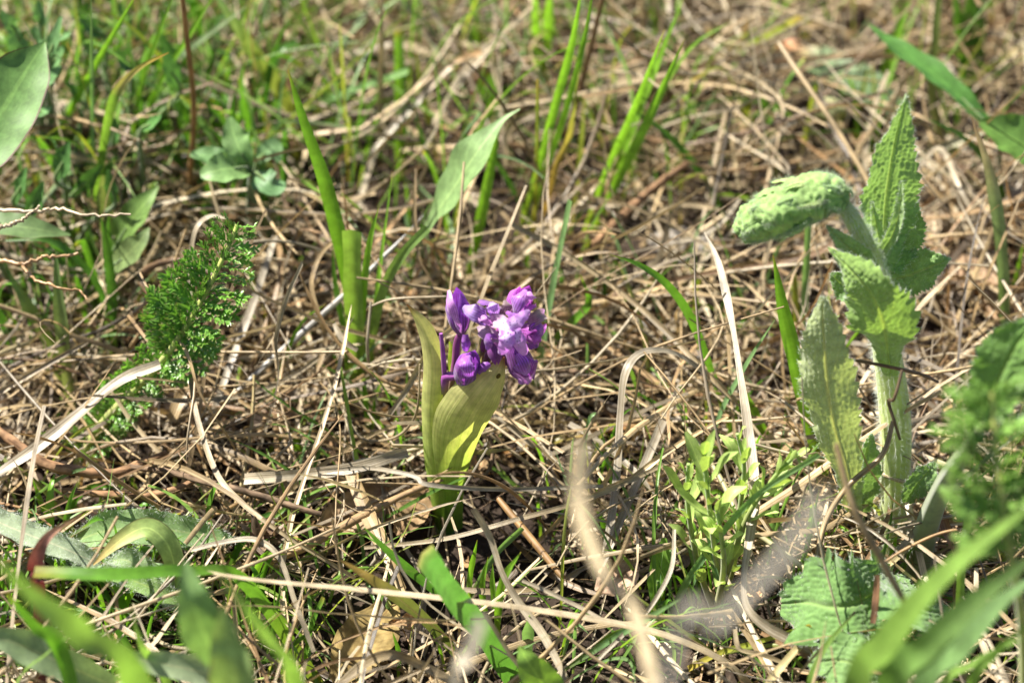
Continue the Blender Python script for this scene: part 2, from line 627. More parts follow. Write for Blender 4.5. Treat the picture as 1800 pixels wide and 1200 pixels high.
def mound(x, y):
    m = np.clip(vnoise(x * 26, y * 26, 31) - 0.45, 0, 1) * 0.045
    for px, py, r in ((785, 905, 0.03), (1578, 985, 0.03), (1262, 1090, 0.045), (140, 780, 0.03), (630, 700, 0.015)):
        q = PZ(px, py, 0)
        m = m * np.clip((np.hypot(x - q[0], y - q[1]) - r * 0.6) / r, 0, 1)
    return m


gl = Geo()
for K, L, W, zmax, tub, cv in ((3100, (0.02, 0.08), (0.0002, 0.0009), 0.012, False, 0.9), (2500, (0.05, 0.14), (0.0003, 0.0010), 0.032, False, 0.5),
                               (1500, (0.06, 0.16), (0.0003, 0.0011), 0.042, False, 0.45), (1500, (0.05, 0.15), (0.0002, 0.0007), 0.040, True, 0.5), (4600, (0.003, 0.014), (0.0003, 0.0015), 0.009, False, 0.9),
                               (2600, (0.02, 0.07), (0.00010, 0.00025), 0.034, True, 1.7)):
    x, y = scatter(K)
    K = len(x)
    zc = zmax * rng.random(K) ** 1.5 + 0.001 + (mound(x, y) * rng.random(K) if L[1] > 0.02 else 0)
    C, B, Nn, ww = straw_batch(K, x, y, zc, rng.uniform(*L, K), rng.uniform(*W, K), curve=cv, slope=0.22 if zmax < 0.02 else 0.42)
    cl = straw_colours(K)
    if zmax >= 0.040:
        cl = STRAW_COLS[rng.choice([0, 1, 2, 5, 4, 3], K, p=[0.26, 0.2, 0.24, 0.14, 0.1, 0.06])] * rng.uniform(0.75, 1.15, (K, 1))
    if L[1] < 0.02:
        cl = STRAW_COLS[rng.choice([3, 6, 7, 8, 1, 4], K)] * rng.uniform(0.25, 0.9, (K, 1))
    straw_geo(gl, C, B, Nn, ww, cl, tub)
# a thinner spread round the view
x = rng.uniform(-0.9, 0.9, 5000)
y = rng.uniform(-0.6, 1.2, 5000)
k = (np.abs(x) > 0.33) | (y < -0.15) | (y > 0.57)
x, y = x[k], y[k]
K = len(x)
C, B, Nn, ww = straw_batch(K, x, y, 0.02 * rng.random(K) ** 1.5, rng.uniform(0.03, 0.1, K), rng.uniform(0.0005, 0.0013, K))
straw_geo(gl, C, B, Nn, ww, straw_colours(K), False)
x, y = scatter(650)
K = len(x)
C, B, Nn, ww = straw_batch(K, x, y, ground_h(x, y), rng.uniform(0.04, 0.13, K), rng.uniform(0.0002, 0.0006, K), n=16, curve=0.9, slope=0.2, upright=True)
straw_geo(gl, C, B, Nn, ww, STRAW_COLS[rng.choice([0, 1, 2, 5, 7], K)] * rng.uniform(0.75, 1.15, (K, 1)), False)
top('straw_litter', gl, M['straw'], 'tangled mat of old dry grass lying on the soil', 'straw', kind='stuff')

ANCH = [('the orchid', 785, 925), ('the woolly sage', 1580, 985), ('the yarrow leaf', 230, 700), ('the spurge', 1255, 1060), ('the clover', 440, 440), ('the lance leaf', 740, 460), ('the hooped grey straw', 1150, 830), ('the white hairy ribbon', 930, 1080), ('the flat grey stone', 1205, 432), ('the reddish twig', 120, 830), ('the seed head', 455, 980), ('the knotty twig', 1110, 380), ('the cut blade tuft', 630, 700), ('the round seed pod', 1460, 262), ('the pale straw stick', 570, 840), ('the basal sage leaf', 1450, 1080), ('the tall grass clump', 940, 430), ('the purple margined leaf', 60, 330)]
ANCH = [(a, PZ(x, y, 0)[:2]) for a, x, y in ANCH]


def beside(p):
    d = [np.linalg.norm(np.asarray(p)[:2] - q) for _, q in ANCH]
    i = int(np.argmin(d))
    v = np.asarray(p)[:2] - ANCH[i][1]
    far = 'just ' if d[i] < 0.03 else ('well ' if d[i] > 0.07 else '')
    if abs(v[0]) > abs(v[1]):
        return far + ('right of ' if v[0] > 0 else 'left of ') + ANCH[i][0]
    return far + ('behind ' if v[1] > 0 else 'in front of ') + ANCH[i][0]


def straw_look(c, C, w):
    n = ['tan', 'light brown', 'pale', 'brown', 'grey', 'whitish', 'dark brown', 'orange brown', 'dark grey'][int(np.argmin(np.abs(STRAW_COLS - c).sum(1)))]
    L = np.linalg.norm(np.diff(C, axis=0), axis=1).sum()
    k = np.linalg.norm(C[-1] - C[0]) / L
    return ('long ' if L > 0.1 else ('short ' if L < 0.06 else '')) + n + (' straight' if k > 0.985 else (' curled' if k < 0.9 else ' curved')) + (' broad' if w.max() > 0.0015 else (' thin' if w.max() < 0.001 else ''))


# short upright dead stubs and long loose stems, each one a thing
x, y = scatter(170)
K = len(x)
C, B, Nn, ww = straw_batch(K, x, y, 0.012 + 0.022 * rng.random(K) + mound(x, y), rng.uniform(0.05, 0.14, K), rng.uniform(0.0005, 0.0014, K), n=16, curve=0.8, slope=0.4)
cols = np.clip(straw_colours(K) * 1.35, 0, 0.6)
for i in range(K):
    g = Geo()
    straw_geo(g, C[i:i + 1], B[i:i + 1], Nn[i:i + 1], ww[i:i + 1], cols[i:i + 1], i % 3 == 0)
    top('dry_straw', g, M['straw'], straw_look(cols[i], C[i], ww[i]) + ' loose straw ' + beside(C[i].mean(0)), 'dry grass', 'loose dry grass blades on the straw')
x, y = scatter(135)
K = len(x)
C, B, Nn, ww = straw_batch(K, x, y, ground_h(x, y), rng.uniform(0.04, 0.13, K), rng.uniform(0.0003, 0.0008, K), n=18, curve=0.7, slope=0.15, upright=True)
cols = straw_colours(K)
for i in range(K):
    g = Geo()
    straw_geo(g, C[i:i + 1], B[i:i + 1], Nn[i:i + 1], ww[i:i + 1], cols[i:i + 1], i % 2 == 0)
    top('dry_straw', g, M['straw'], straw_look(cols[i], C[i], ww[i]) + ' dead stem rising ' + beside(C[i, 0]), 'dry grass', 'dead stems rising from the straw')

# ---------------------------------------------------------------- traced things
GREEN = [(0, (0.20, 0.27, 0.06)), (0.25, (0.10, 0.24, 0.035)), (0.9, (0.09, 0.23, 0.03)), (1, (0.22, 0.22, 0.05))]
FRESH = [(0, (0.25, 0.32, 0.06)), (0.3, (0.16, 0.34, 0.04)), (0.95, (0.15, 0.33, 0.04)), (1, (0.36, 0.28, 0.08))]
DARK = [(0, (0.12, 0.16, 0.05)), (0.3, (0.05, 0.14, 0.03)), (1, (0.06, 0.15, 0.03))]
BLUE = [(0, (0.18, 0.24, 0.12)), (0.3, (0.14, 0.27, 0.15)), (1, (0.16, 0.29, 0.14))]
YELL = [(0, (0.34, 0.28, 0.08)), (0.4, (0.26, 0.31, 0.06)), (0.85, (0.22, 0.29, 0.05)), (1, (0.45, 0.33, 0.12))]
ORNG = [(0, (0.46, 0.24, 0.07)), (0.5, (0.40, 0.29, 0.08)), (1, (0.20, 0.27, 0.06))]
OLIVE = [(0, (0.10, 0.13, 0.04)), (0.5, (0.16, 0.17, 0.06)), (0.8, (0.25, 0.17, 0.08)), (1, (0.22, 0.13, 0.07))]
BENT = [(0, (0.16, 0.3, 0.04)), (0.6, (0.2, 0.33, 0.06)), (0.7, (0.55, 0.45, 0.2)), (0.9, (0.45, 0.36, 0.08)), (1, (0.5, 0.25, 0.06))]
for _l in (GREEN, FRESH, DARK, BLUE, YELL):
    _l[:] = [(a, tuple(np.array(c) * np.array((1.45, 1.32, 1.05)))) for a, c in _l]
CG = dict(G=GREEN, F=FRESH, D=DARK, B=BLUE, Y=YELL, O=ORNG, L=OLIVE, N=BENT)


def up_pts(px, lean=0.0, zb=-0.3):
    b = PZ(px[0][0], px[0][1], zb)
    seg = np.cumsum([0] + [math.hypot(px[i + 1][0] - px[i][0], px[i + 1][1] - px[i][1]) for i in range(len(px) - 1)])
    seg = seg / seg[-1]
    return [b] + [PY(p[0], p[1], b[1] + lean / 100 * s ** 1.4) for p, s in zip(px[1:], seg[1:])]


def face_cam(C, spread=0.5, lift=0.0):
    f = unit(unit(CAM - C.mean(0)) + np.array([-0.35, 0.1, 0.8]) * lift)
    T = unit(C[-1] - C[0])
    b = np.cross(T, f)
    a = rng.uniform(-spread, spread)
    return unit(f * math.cos(a) + b * math.sin(a))


def blade(g, pts, wpx, col, tip='p', fold=0.3, spread=0.5, n=26, lift=0.25):
    C = spline(pts, n)
    t = np.linspace(0, 1, n)
    W = np.array([px2m(wpx, p) for p in C]) * 0.6
    if tip == 'p':
        W = W * np.minimum(0.6 + 0.8 * t, 1) * np.clip((1 - t) / 0.35, 0.02, 1) ** 0.75
    elif tip == 'c':
        W = W * np.minimum(0.75 + 0.6 * t, 1)
    else:                                # thin stem
        W = W * (1 - 0.3 * t)
    W = W * (1 + 0.06 * np.sin(t * 17 + rng.random() * 6))
    strip(g, C, W, face_cam(C, spread, lift), nu=5, fold=fold, col=CG[col] if isinstance(col, str) else col, twist=rng.normal(0, 0.35) * t, uoff=float(rng.integers(0, 40)))


def tuft(label, blades, group=None, name='grass_tuft'):
    b0 = PZ(*blades[0][0][0], 0)
    root = thing(name, b0, label, 'grass', group)
    for bl in blades:
        g = Geo()
        px, wpx, lean, col = bl[:4]
        blade(g, up_pts(px, lean), wpx, col, *(bl[4:5] or ('p',)))
        part('blade', g, M['grass'], root)
    return root


def single(label, px, wpx, lean, col, tip='p', name='grass_shoot', group=None):
    g = Geo()
    blade(g, up_pts(px, lean), wpx, col, tip)
    return top(name, g, M['grass'], label, 'grass', group)


tuft('bright green grass tuft with one long pointed blade and a cut blade beside the orchid', [
    ([(628, 705), (624, 600), (608, 470), (575, 330), (535, 215), (506, 122)], 23, 1, 'F'),
    ([(636, 705), (630, 640), (622, 520), (619, 404)], 28, 0, [(0, (0.3, 0.44, 0.08)), (1, (0.34, 0.52, 0.11))], 'c'),
    ([(632, 700), (636, 560), (648, 440), (666, 362)], 12, -0.5, 'F'),
    ([(640, 705), (648, 620), (672, 515), (706, 450), (752, 400)], 14, -1, [(0, (0.2, 0.3, 0.05)), (1, (0.24, 0.37, 0.12))], 'c'),
    ([(614, 690), (606, 590), (590, 500), (584, 430)], 9, 1, 'G'),
    ([(645, 700), (655, 600), (662, 520), (690, 300)], 7, 2, 'F')])
tuft('tall grass clump with upright blades and a jointed stem behind the lance leaf', [
    ([(938, 430), (944, 300), (946, 140)], 8, -3, 'Y', 's'),
    ([(946, 150), (942, 70), (941, -30)], 13, -4, 'F'),
    ([(950, 150), (962, 70), (968, -30)], 16, -4, 'F'),
    ([(905, 430), (940, 320), (975, 190), (1005, 80), (1024, -30)], 13, -4, 'F'),
    ([(925, 430), (960, 300), (1000, 180), (1030, 60), (1046, -40)], 10, -4, 'F'),
    ([(945, 430), (975, 300), (1000, 240), (1018, 120)], 9, -3, 'O'),
    ([(1000, 430), (1015, 320), (1024, 230), (1028, 165)], 9, 1, 'Y')])
tuft('pair of long slanting green blades right of the tall grass clump', [
    ([(1020, 430), (1062, 310), (1110, 200), (1168, 52)], 11, -4, 'F'),
    ([(1030, 440), (1075, 340), (1140, 210), (1204, 68)], 14, -4, 'F'),
    ([(1060, 380), (1100, 260), (1150, 130), (1205, -10)], 18, -1, 'F')])
single('dark arching blade crossing behind the slanting green blades', [(1290, 420), (1255, 340), (1205, 270), (1155, 222), (1098, 188)], 10, 0, 'D')
single('yellow green blade pointing right over the dry straw at the back', [(1185, 150), (1250, 105), (1330, 70), (1412, 30)], 13, -2, 'Y', 'c')
single('bright upright blade standing in front of the lance leaf', [(818, 520), (828, 470), (848, 370), (866, 280), (877, 225)], 16, 0, 'F')
single('thin dark stem slanting down across the lance leaf', [(938, 410), (905, 340), (868, 283), (811, 234)], 8, -1, 'D', 's')
single('short cut pair blade behind the lance leaf tip', [(872, 260), (862, 200), (846, 142)], 13, 1, 'F', 'c')
single('narrow cut blade touching the lance leaf tip', [(880, 270), (874, 200), (858, 126)], 13, 1, 'F', 'c')
single('wide cut blade standing alone by a pale upright straw', [(704, 330), (703, 200), (698, 54)], 19, 2, 'F', 'c')
single('thin green blade slanting right towards the pale upright straw', [(555, 318), (600, 262), (640, 205), (684, 136)], 9, 0, 'G')
single('faint thin blade left of the lance leaf, the higher one', [(778, 320), (756, 220), (738, 140), (730, 84)], 9, 1, 'Y')
single('faint thin blade left of the lance leaf, the lower one', [(785, 360), (765, 310), (744, 250), (724, 178)], 9, 1, 'G')
single('small blade rising behind the purple flower heads', [(778, 545), (788, 505), (801, 474)], 8, 0, 'G')
single('blue green stalk standing behind the right orchid flowers', [(938, 700), (955, 600), (975, 490), (1003, 352)], 13, 1, 'B', 's')
single('s shaped green blade curling right of the orchid', [(944, 660), (975, 600), (1012, 560), (1036, 530), (1020, 482)], 13, -1, 'G')
single('long arching green blade right of the orchid with its tip to the flower', [(1290, 770), (1250, 650), (1212, 555), (1170, 498), (1120, 464), (1070, 447)], 13, -1, 'G')
single('thin dark blade leaning left beside the grey bent straw', [(1235, 790), (1200, 752), (1160, 715), (1100, 678)], 7, -1, 'D')
tuft('bright green upright grass tuft beside the woolly leaf', [
    ([(1452, 875), (1432, 780), (1402, 650), (1376, 540), (1359, 448)], 24, 1, 'F'),
    ([(1456, 870), (1446, 780), (1438, 700), (1433, 618)], 11, 0, 'F'),
    ([(1400, 640), (1400, 590), (1398, 520), (1394, 450)], 10, 1, 'Y'),
    ([(1408, 640), (1413, 560), (1417, 480), (1421, 395)], 13, 0, 'B', 's')])
tuft('thin blades crossing behind the pale hairy straw ribbon', [
    ([(1240, 850), (1262, 740), (1310, 645), (1362, 562)], 9, 0, 'B'),
    ([(1270, 830), (1285, 760), (1300, 700)], 10, 0, 'F'),
    ([(1376, 810), (1345, 765), (1318, 715), (1298, 668)], 17, 0, 'F')])
single('glaucous stem slanting across the spurge and the straw ribbon', [(1175, 1090), (1210, 1018), (1258, 950), (1330, 870), (1440, 798)], 11, -2, 'B', 's')
single('blue green stalk standing right of the pale straw ribbon', [(1345, 990), (1358, 910), (1372, 845)], 15, 0, 'B', 's')
tuft('small green tuft left of the hairy white straw tip', [
    ([(826, 1060), (826, 1010), (839, 948)], 9, 0, 'F'),
    ([(862, 1110), (848, 1040), (858, 978)], 10, 0, 'F'),
    ([(872, 1135), (882, 1030), (916, 969)], 13, -1, 'F'),
    ([(826, 1050), (868, 978), (918, 927)], 9, 0, 'B', 'c'),
    ([(880, 1135), (868, 1040), (866, 990)], 11, 0, 'F')])
single('short dark green blade tip poking up past the white ribbon', [(926, 1175), (928, 1120), (931, 1080)], 17, -1, 'B')
single('wide cut green blade leaning left with fine ridges', [(912, 1215), (862, 1130), (800, 1055), (741, 972)], 37, -3, [(0, (0.13, 0.30, 0.06)), (0.95, (0.12, 0.29, 0.08)), (1, (0.4, 0.36, 0.2))], 'c')
single('narrow dark blade with brown tip above the wide cut blade', [(838, 1100), (760, 1035), (690, 976), (639, 926)], 13, -2, 'D')
single('long olive brown blade lying left of the wide cut blade', [(812, 1160), (740, 1082), (670, 1030), (598, 984)], 20, -3, 'L')
single('long thin bluish blade slanting below the spurge', [(985, 1180), (1080, 1120), (1140, 1085), (1196, 1052)], 11, -3, 'B')
single('bright narrow blade with brown speckles above the reclining yarrow leaf tip', [(1210, 1175), (1270, 1145), (1340, 1125), (1425, 1098)], 9, -2, 'Y', 's')
tuft('long thin blades leaning right among the leaves in the dense grass', [
    ([(52, 355), (95, 250), (165, 120), (246, -20)], 10, -6, 'F'),
    ([(156, 420), (163, 250), (162, 100), (160, -20)], 8, -5, 'B'),
    ([(164, 470), (172, 330), (192, 200), (212, 152), (250, 116), (296, 93)], 13, -4, 'N'),
    ([(222, 340), (245, 170), (276, 70), (310, -20)], 9, -6, 'F'),
    ([(232, 330), (272, 170), (335, 60), (380, -15)], 10, -6, 'F'),
    ([(140, 440), (122, 370), (102, 298)], 9, 0, 'G'),
    ([(118, 370), (135, 290), (163, 238)], 11, 0, 'F')])
single('pale glaucous blade slanting right past the tall tan straw', [(150, 225), (205, 180), (300, 112), (436, 10)], 11, -5, [(0, (0.12, 0.2, 0.1)), (0.6, (0.22, 0.31, 0.18)), (1, (0.35, 0.4, 0.25))])
single('broad blurred yellow green blade behind the clover', [(525, 300), (512, 195), (440, 80), (365, -30)], 22, -1, [(0, (0.35, 0.34, 0.07)), (0.6, (0.3, 0.36, 0.1)), (1, (0.17, 0.28, 0.17))])
single('glaucous blade lying across from the clover to the pointed blade', [(432, 250), (540, 190), (610, 162), (718, 126)], 11, -3, 'B', 'c')
tuft('dark narrow blades standing behind the yarrow stalk', [
    ([(200, 650), (198, 530), (190, 450), (178, 380)], 15, 0, 'D'),
    ([(204, 640), (180, 520), (135, 455), (80, 422), (-10, 424)], 11, 0, 'D'),
    ([(166, 470), (163, 440), (162, 380)], 12, 0, 'F')])
tuft('pale sheathed grass shoots at the foot of the dark hollow', [
    ([(118, 700), (90, 610), (48, 535), (10, 470)], 20, 1, [(0, (0.3, 0.36, 0.12)), (1, (0.16, 0.27, 0.07))]),
    ([(128, 740), (116, 640), (104, 520), (98, 440)], 20, 1, [(0, (0.33, 0.34, 0.16)), (1, (0.15, 0.26, 0.08))])])
tuft('thin green blades poking out beside the brown twig', [
    ([(95, 945), (75, 890), (57, 840)], 8, 0, 'F'),
    ([(112, 960), (60, 908), (-10, 903)], 10, -1, 'D'),
    ([(115, 950), (128, 885), (165, 855), (215, 858)], 10, 0, 'G'),
    ([(240, 860), (222, 830), (205, 868)], 8, 0, 'G')])
tuft('small bright blades among the straw left of the pale stick', [
    ([(530, 810), (522, 780), (512, 755)], 13, 0, 'F'),
    ([(470, 800), (490, 770), (515, 762)], 8, 0, 'F'),
    ([(600, 790), (560, 800), (530, 830)], 7, 0, 'F')])
tuft('green blades with a wide stem behind the woolly sage', [
    ([(1535, 225), (1562, 110), (1605, -20)], 17, 1, 'F'),
    ([(1700, 190), (1690, 80), (1674, -30)], 20, 1, 'G'),
    ([(1706, 190), (1704, 80), (1706, -30)], 26, 1, 'G'),
    ([(1712, 190), (1716, 80), (1724, -30)], 24, 1, 'D')])
single('dark curved blade arching right past the hairy stem', [(1775, 420), (1758, 330), (1700, 248), (1620, 204)], 11, -1, 'D')
single('olive hairy stem rising beside the broad dark leaf', [(1668, 300), (1640, 170), (1645, 70), (1652, -30)], 15, 1, [(0, (0.2, 0.16, 0.12)), (0.5, (0.17, 0.2, 0.06)), (1, (0.16, 0.22, 0.06))], 's')
single('multicoloured red and green blade lying behind the orchid', [(860, 808), (1000, 768), (1100, 750), (1225, 735)], 16, 0, [(0, (0.4, 0.15, 0.05)), (0.3, (0.35, 0.3, 0.07)), (0.6, (0.45, 0.2, 0.08)), (1, (0.3, 0.33, 0.1))])
single('bent pinkish green blade standing by the fuzzy leaf', [(1766, 640), (1764, 470), (1745, 320), (1708, 205)], 20, 0, [(0, (0.14, 0.25, 0.09)), (0.6, (0.25, 0.33, 0.18)), (0.9, (0.5, 0.36, 0.3)), (1, (0.5, 0.3, 0.26))])
for j, (a, b) in enumerate([((1385, 1060), (1440, 860)), ((1330, 870), (1300, 780)), ((1090, 1040), (1080, 925)), ((1780, 330), (1800, 200)), ((1760, 560), (1800, 420)), ((640, 1000), (622, 900)), ((700, 1190), (690, 1110)), ((520, 1000), (560, 940))]):
    single('short thin green blade rising alone ' + beside(PZ(*a, 0)), [a, ((a[0] + b[0]) / 2 + 6, (a[1] + b[1]) / 2), b], 7, 0, 'GFB'[j % 3], group='lone thin green blades')


def random_tuft(px, py, nb, hcm, wpx, cols, label, group):
    b0 = PZ(px, py, 0)
    root = thing('grass_tuft', b0, label.split(' tuft')[0] + ' tuft ' + ['', 'of a single blade ', 'of two blades ', 'of three blades ', 'of four blades ', 'of five blades ', 'of six blades '][nb] + beside(b0), 'grass', group)
    for _ in range(nb):
        h = hcm / 100 * rng.uniform(0.5, 1.2)
        a = rng.random() * 6.28
        r = h * rng.uniform(0.05, 0.6)
        d = np.array([math.cos(a), math.sin(a), 0]) * r
        s = b0 + np.array([rng.normal(0, 0.004), rng.normal(0, 0.004), -0.003])
        pts = [s, s + d * 0.25 + [0, 0, h * 0.45], s + d * 0.6 + [0, 0, h * 0.8], s + d + [0, 0, h * rng.uniform(0.75, 1.0)]]
        g = Geo()
        blade(g, pts, wpx * rng.uniform(0.6, 1.3), str(rng.choice(list(cols))), 'p' if rng.random() < 0.8 else 'c', spread=1.3, n=16)
        part('blade', g, M['grass'], root)


def tufts(box, n, nb, h, wpx, cols, label, group):
    for _ in range(n):
        random_tuft(rng.uniform(box[0], box[2]), rng.uniform(box[1], box[3]), int(rng.integers(nb[0], nb[1] + 1)), h, wpx, cols, label, group)


tufts((-20, 60, 480, 420), 40, (3, 6), 6, 10, 'GDDGB', 'dense green grass tuft among the leafy plants behind the yarrow', 'tufts in the dense green corner')
tufts((-20, 420, 250, 640), 9, (3, 5), 4.5, 9, 'DDG', 'dark grass tuft at the edge of the hollow by the roots', 'tufts by the hollow')
tufts((0, 960, 520, 1190), 16, (3, 5), 3.5, 10, 'DGGF', 'low green tuft in the shade of the woolly leaves', 'low tufts under the woolly leaves')
tufts((540, 60, 1240, 420), 7, (2, 3), 4.5, 7, 'FYB', 'sparse green tuft in the straw behind the orchid', 'sparse tufts behind the orchid')
tufts((1240, -40, 1800, 300), 6, (2, 3), 4.0, 9, 'GFY', 'blurred green tuft in the dry straw behind the sage', 'sparse tufts behind the sage')
tufts((600, 450, 1350, 760), 9, (1, 3), 2.6, 7, 'GFD', 'small thin tuft in the straw round the orchid', 'small tufts round the orchid')
tufts((560, 900, 1350, 1180), 12, (1, 3), 2.2, 7, 'GFB', 'tiny green tuft between the fallen straws', 'tiny tufts between the straws')
tufts((1350, 850, 1800, 1180), 8, (2, 4), 3.0, 8, 'GFD', 'short green tuft around the foot of the sage', 'short tufts around the sage')
tufts((20, 40, 560, 460), 16, (2, 3), 9, 5, 'FYGB', 'long fine bright grass tuft in the dense green corner', 'long fine tufts in the dense green corner')
tufts((560, 20, 1260, 470), 17, (1, 3), 8, 5, 'FYF', 'long fine grass tuft in the straw behind the orchid', 'long fine tufts behind the orchid')
tufts((1260, 20, 1800, 420), 12, (1, 3), 6, 6, 'FYG', 'slender grass tuft in the straw behind the sage', 'long fine tufts behind the sage')
tufts((450, 480, 760, 900), 8, (1, 2), 4, 5, 'FYG', 'fine low grass tuft among the straw beside the cut tuft', 'fine tufts beside the cut tuft')
tufts((960, 500, 1500, 1000), 18, (1, 3), 4.5, 5, 'FYGB', 'fine grass tuft among the straw between orchid and sage', 'fine tufts between orchid and sage')
tufts((1150, 880, 1380, 1180), 9, (2, 3), 4, 6, 'FB', 'thin upright grass tuft mixed in with the spurge', 'fine tufts in the spurge')
tufts((-60, -220, 1900, -60), 18, (3, 6), 6, 10, 'GFYB', 'tall grass tuft at the far back', 'tall tufts at the back')

gf = Geo()
for box, K in (((-40, 0, 560, 340), 330), ((560, -20, 1260, 400), 110), ((1260, -20, 1820, 420), 45), ((-40, 880, 620, 1240), 170), ((620, 860, 1380, 1240), 90), ((1380, 860, 1820, 1240), 70), ((440, 460, 1500, 880), 70), ((-40, 450, 280, 700), 60)):
    q = np.array([PZ(rng.uniform(box[0], box[2]), rng.uniform(box[1], box[3]), 0) for _ in range(K)])
    q = q[np.hypot(q[:, 0] - 0.004, q[:, 1] + 0.02) > 0.035]
    K = len(q)
    back = 1.0 if box[1] < 450 else 0.5
    C, B, Nn, ww = straw_batch(K, q[:, 0], q[:, 1], ground_h(q[:, 0], q[:, 1]), rng.uniform(0.05, 0.13, K) * back, rng.uniform(0.00025, 0.0007, K), n=14, curve=0.5, slope=0.15, upright=True)
    cg = np.array([(0.20, 0.36, 0.06), (0.27, 0.42, 0.07), (0.14, 0.28, 0.05), (0.24, 0.38, 0.16), (0.36, 0.40, 0.10)])
    straw_geo(gf, C, B, Nn, ww, cg[rng.choice(5, K)] * rng.uniform(0.7, 1.15, (K, 1)), False)
top('fine_grass', gf, M['grass'], 'mass of thin green grass growing up through the straw', 'grass', kind='stuff')

# ---------------------------------------------------------------- traced dry straws
CS = dict(t=(0.60, 0.46, 0.28), p=(0.68, 0.57, 0.40), w=(0.72, 0.65, 0.54), g=(0.52, 0.48, 0.42), b=(0.36, 0.22, 0.13), o=(0.60, 0.38, 0.19), k=(0.24, 0.17, 0.12), r=(0.46, 0.26, 0.17))


def straw(label, px, wpx, zs, col='t', kind='r', name='dry_straw', group=None, mat='straw', taper=True, rough=0.0, col2=None, wd=None):
    n = max(18, 6 * len(px))
    if zs == 'u':
        pts = up_pts(px, -4)
    else:
        z = np.interp(np.linspace(0, 1, len(px)), np.linspace(0, 1, len(zs)), zs) + (0.9 if mat == 'straw' else 0.7)
        pts = [PZ(p[0], p[1], zz) for p, zz in zip(px, z)]
    C = spline(pts, n)
    t = np.linspace(0, 1, n)
    W = np.array([px2m(wpx, p) for p in C]) * 0.5
    W = W * 0.95
    if wd:
        W = W * np.interp(t, np.linspace(0, 1, len(wd)), wd)
    elif taper:
        W = W * (0.65 + 0.35 * np.sin(np.pi * np.clip(t * 0.9 + 0.05, 0, 1)) ** 0.7)
    c = np.array(CS[col]) * (0.66 if col in 'wp' else 0.8) * np.array((1.0, 0.97, 0.88))
    c2 = np.array(CS[col2]) if col2 else c * rng.uniform(0.8, 1.05)
    stops = [(0, c), (0.6, c * rng.uniform(0.9, 1.08)), (1, c2)]
    g = Geo()
    if kind == 'r':
        strip(g, C, W, face_cam(C, 0.5, 0.7), nu=5, fold=rng.uniform(0.15, 0.45), col=stops, twist=rng.normal(0, 0.5) * t + 0.25 * np.sin(t * 9 + rng.random() * 6), uoff=float(rng.integers(0, 60)))
    else:
        tube(g, C, W, stops, m=8, rough=rough)
    return top(name, g, M[mat], label, 'dry grass' if mat == 'straw' else 'twig', group)


straw('tall tan straw standing upright among green blades, slightly bowed', [(322, 420), (338, 260), (340, 170), (330, 80), (318, -30)], 11, 'u', 'o', 't')
straw('pale upright straw standing beside the wide cut blade', [(668, 300), (668, 200), (671, 100), (672, -30)], 12, 'u', 'p', 'r')
straw('whitish straw leaning from the back towards the lance leaf', [(745, 250), (798, 160), (870, 75), (935, 12)], 11, (1, 5), 'p')
straw('white and orange flat straw with a hooked tip left of the lance leaf', [(626, 385), (655, 282), (690, 228), (735, 175), (795, 112), (847, 92)], 16, (0.4, 2, 4), 'w', col2='o')
straw('pale hooked straw behind the clover', [(330, 330), (380, 255), (424, 195), (432, 140), (408, 92)], 11, (0.5, 2, 3), 'p')
straw('pale stalk lying level across the dense green corner', [(234, 198), (330, 205), (402, 212)], 11, (2.5, 2), 'w', 't')
straw('tan straw slanting down from the clover', [(380, 405), (402, 365), (430, 300), (452, 252)], 12, (1, 4), 'p')
straw('thin grey straw bending left of the grass tuft beside the orchid', [(648, 300), (606, 232), (592, 165), (549, 104)], 6, (1, 4), 'g', 't')
straw('brown jointed stem standing at the back of the tall grass clump', [(985, 300), (1018, 165), (1036, 95), (1066, -30)], 10, 'u', 'b', 't')
straw('tan straw lying level behind the purple flowers', [(945, 400), (1020, 366), (1092, 360)], 12, (1.5, 1.8), 'p')
straw('broad pale straw lying under the slanting green blades', [(960, 235), (1050, 170), (1130, 115), (1215, 62)], 15, (1.2, 1.6), 'p')
straw('bent pale straw with a sharp elbow behind the lance leaf', [(886, 300), (894, 232), (932, 204), (995, 188)], 11, (1, 3, 3), 'p')
straw('pale round stick lying before the blurred leaf', [(1330, 275), (1372, 238), (1415, 196)], 15, (1, 1.4), 'g', 't')
straw('short pale stalk lying level below the round bud', [(1365, 286), (1430, 274), (1495, 268)], 17, (1.2, 1.2), 'p')
straw('white bent straw with a sharp elbow right of the sage', [(1604, 310), (1652, 262), (1690, 340), (1738, 425)], 11, (1.5, 3, 1), 'w')
straw('straight pale straw crossing behind the bent white one', [(1665, 240), (1735, 300), (1810, 355)], 11, (1, 1.4), 'w')
straw('tan straw with curled end right of the sage leaves', [(1590, 275), (1642, 338), (1705, 358)], 12, (2, 1), 't')
straw('long pale straw slanting down from the flower heads to the right', [(896, 392), (1000, 448), (1100, 518), (1182, 592), (1270, 682), (1312, 722)], 13, (4.2, 3.2, 2.2), 'p', 'r')
straw('grey straw bent over in a wide hoop right of the orchid', [(1064, 985), (1085, 850), (1093, 730), (1102, 655), (1130, 622), (1180, 622), (1235, 655), (1300, 715)], 21, (0.4, 2.4, 4.4, 4.6, 3.6, 1.2), 'g')
straw('grey flat straw leaning beside the hooped straw', [(1056, 995), (1115, 860), (1160, 752), (1198, 676)], 17, (0.5, 1.8, 2.0), 'g')
straw('curly tan straw arching beside the grass tuft', [(604, 412), (566, 444), (548, 497), (560, 552), (572, 593), (560, 643), (530, 688)], 9, (5, 3.6, 2, 0.8), 't')
straw('grey folded stem standing right of the yarrow leaf', [(450, 805), (474, 735), (491, 660), (486, 598), (502, 530), (532, 462)], 10, 'u', 'g')
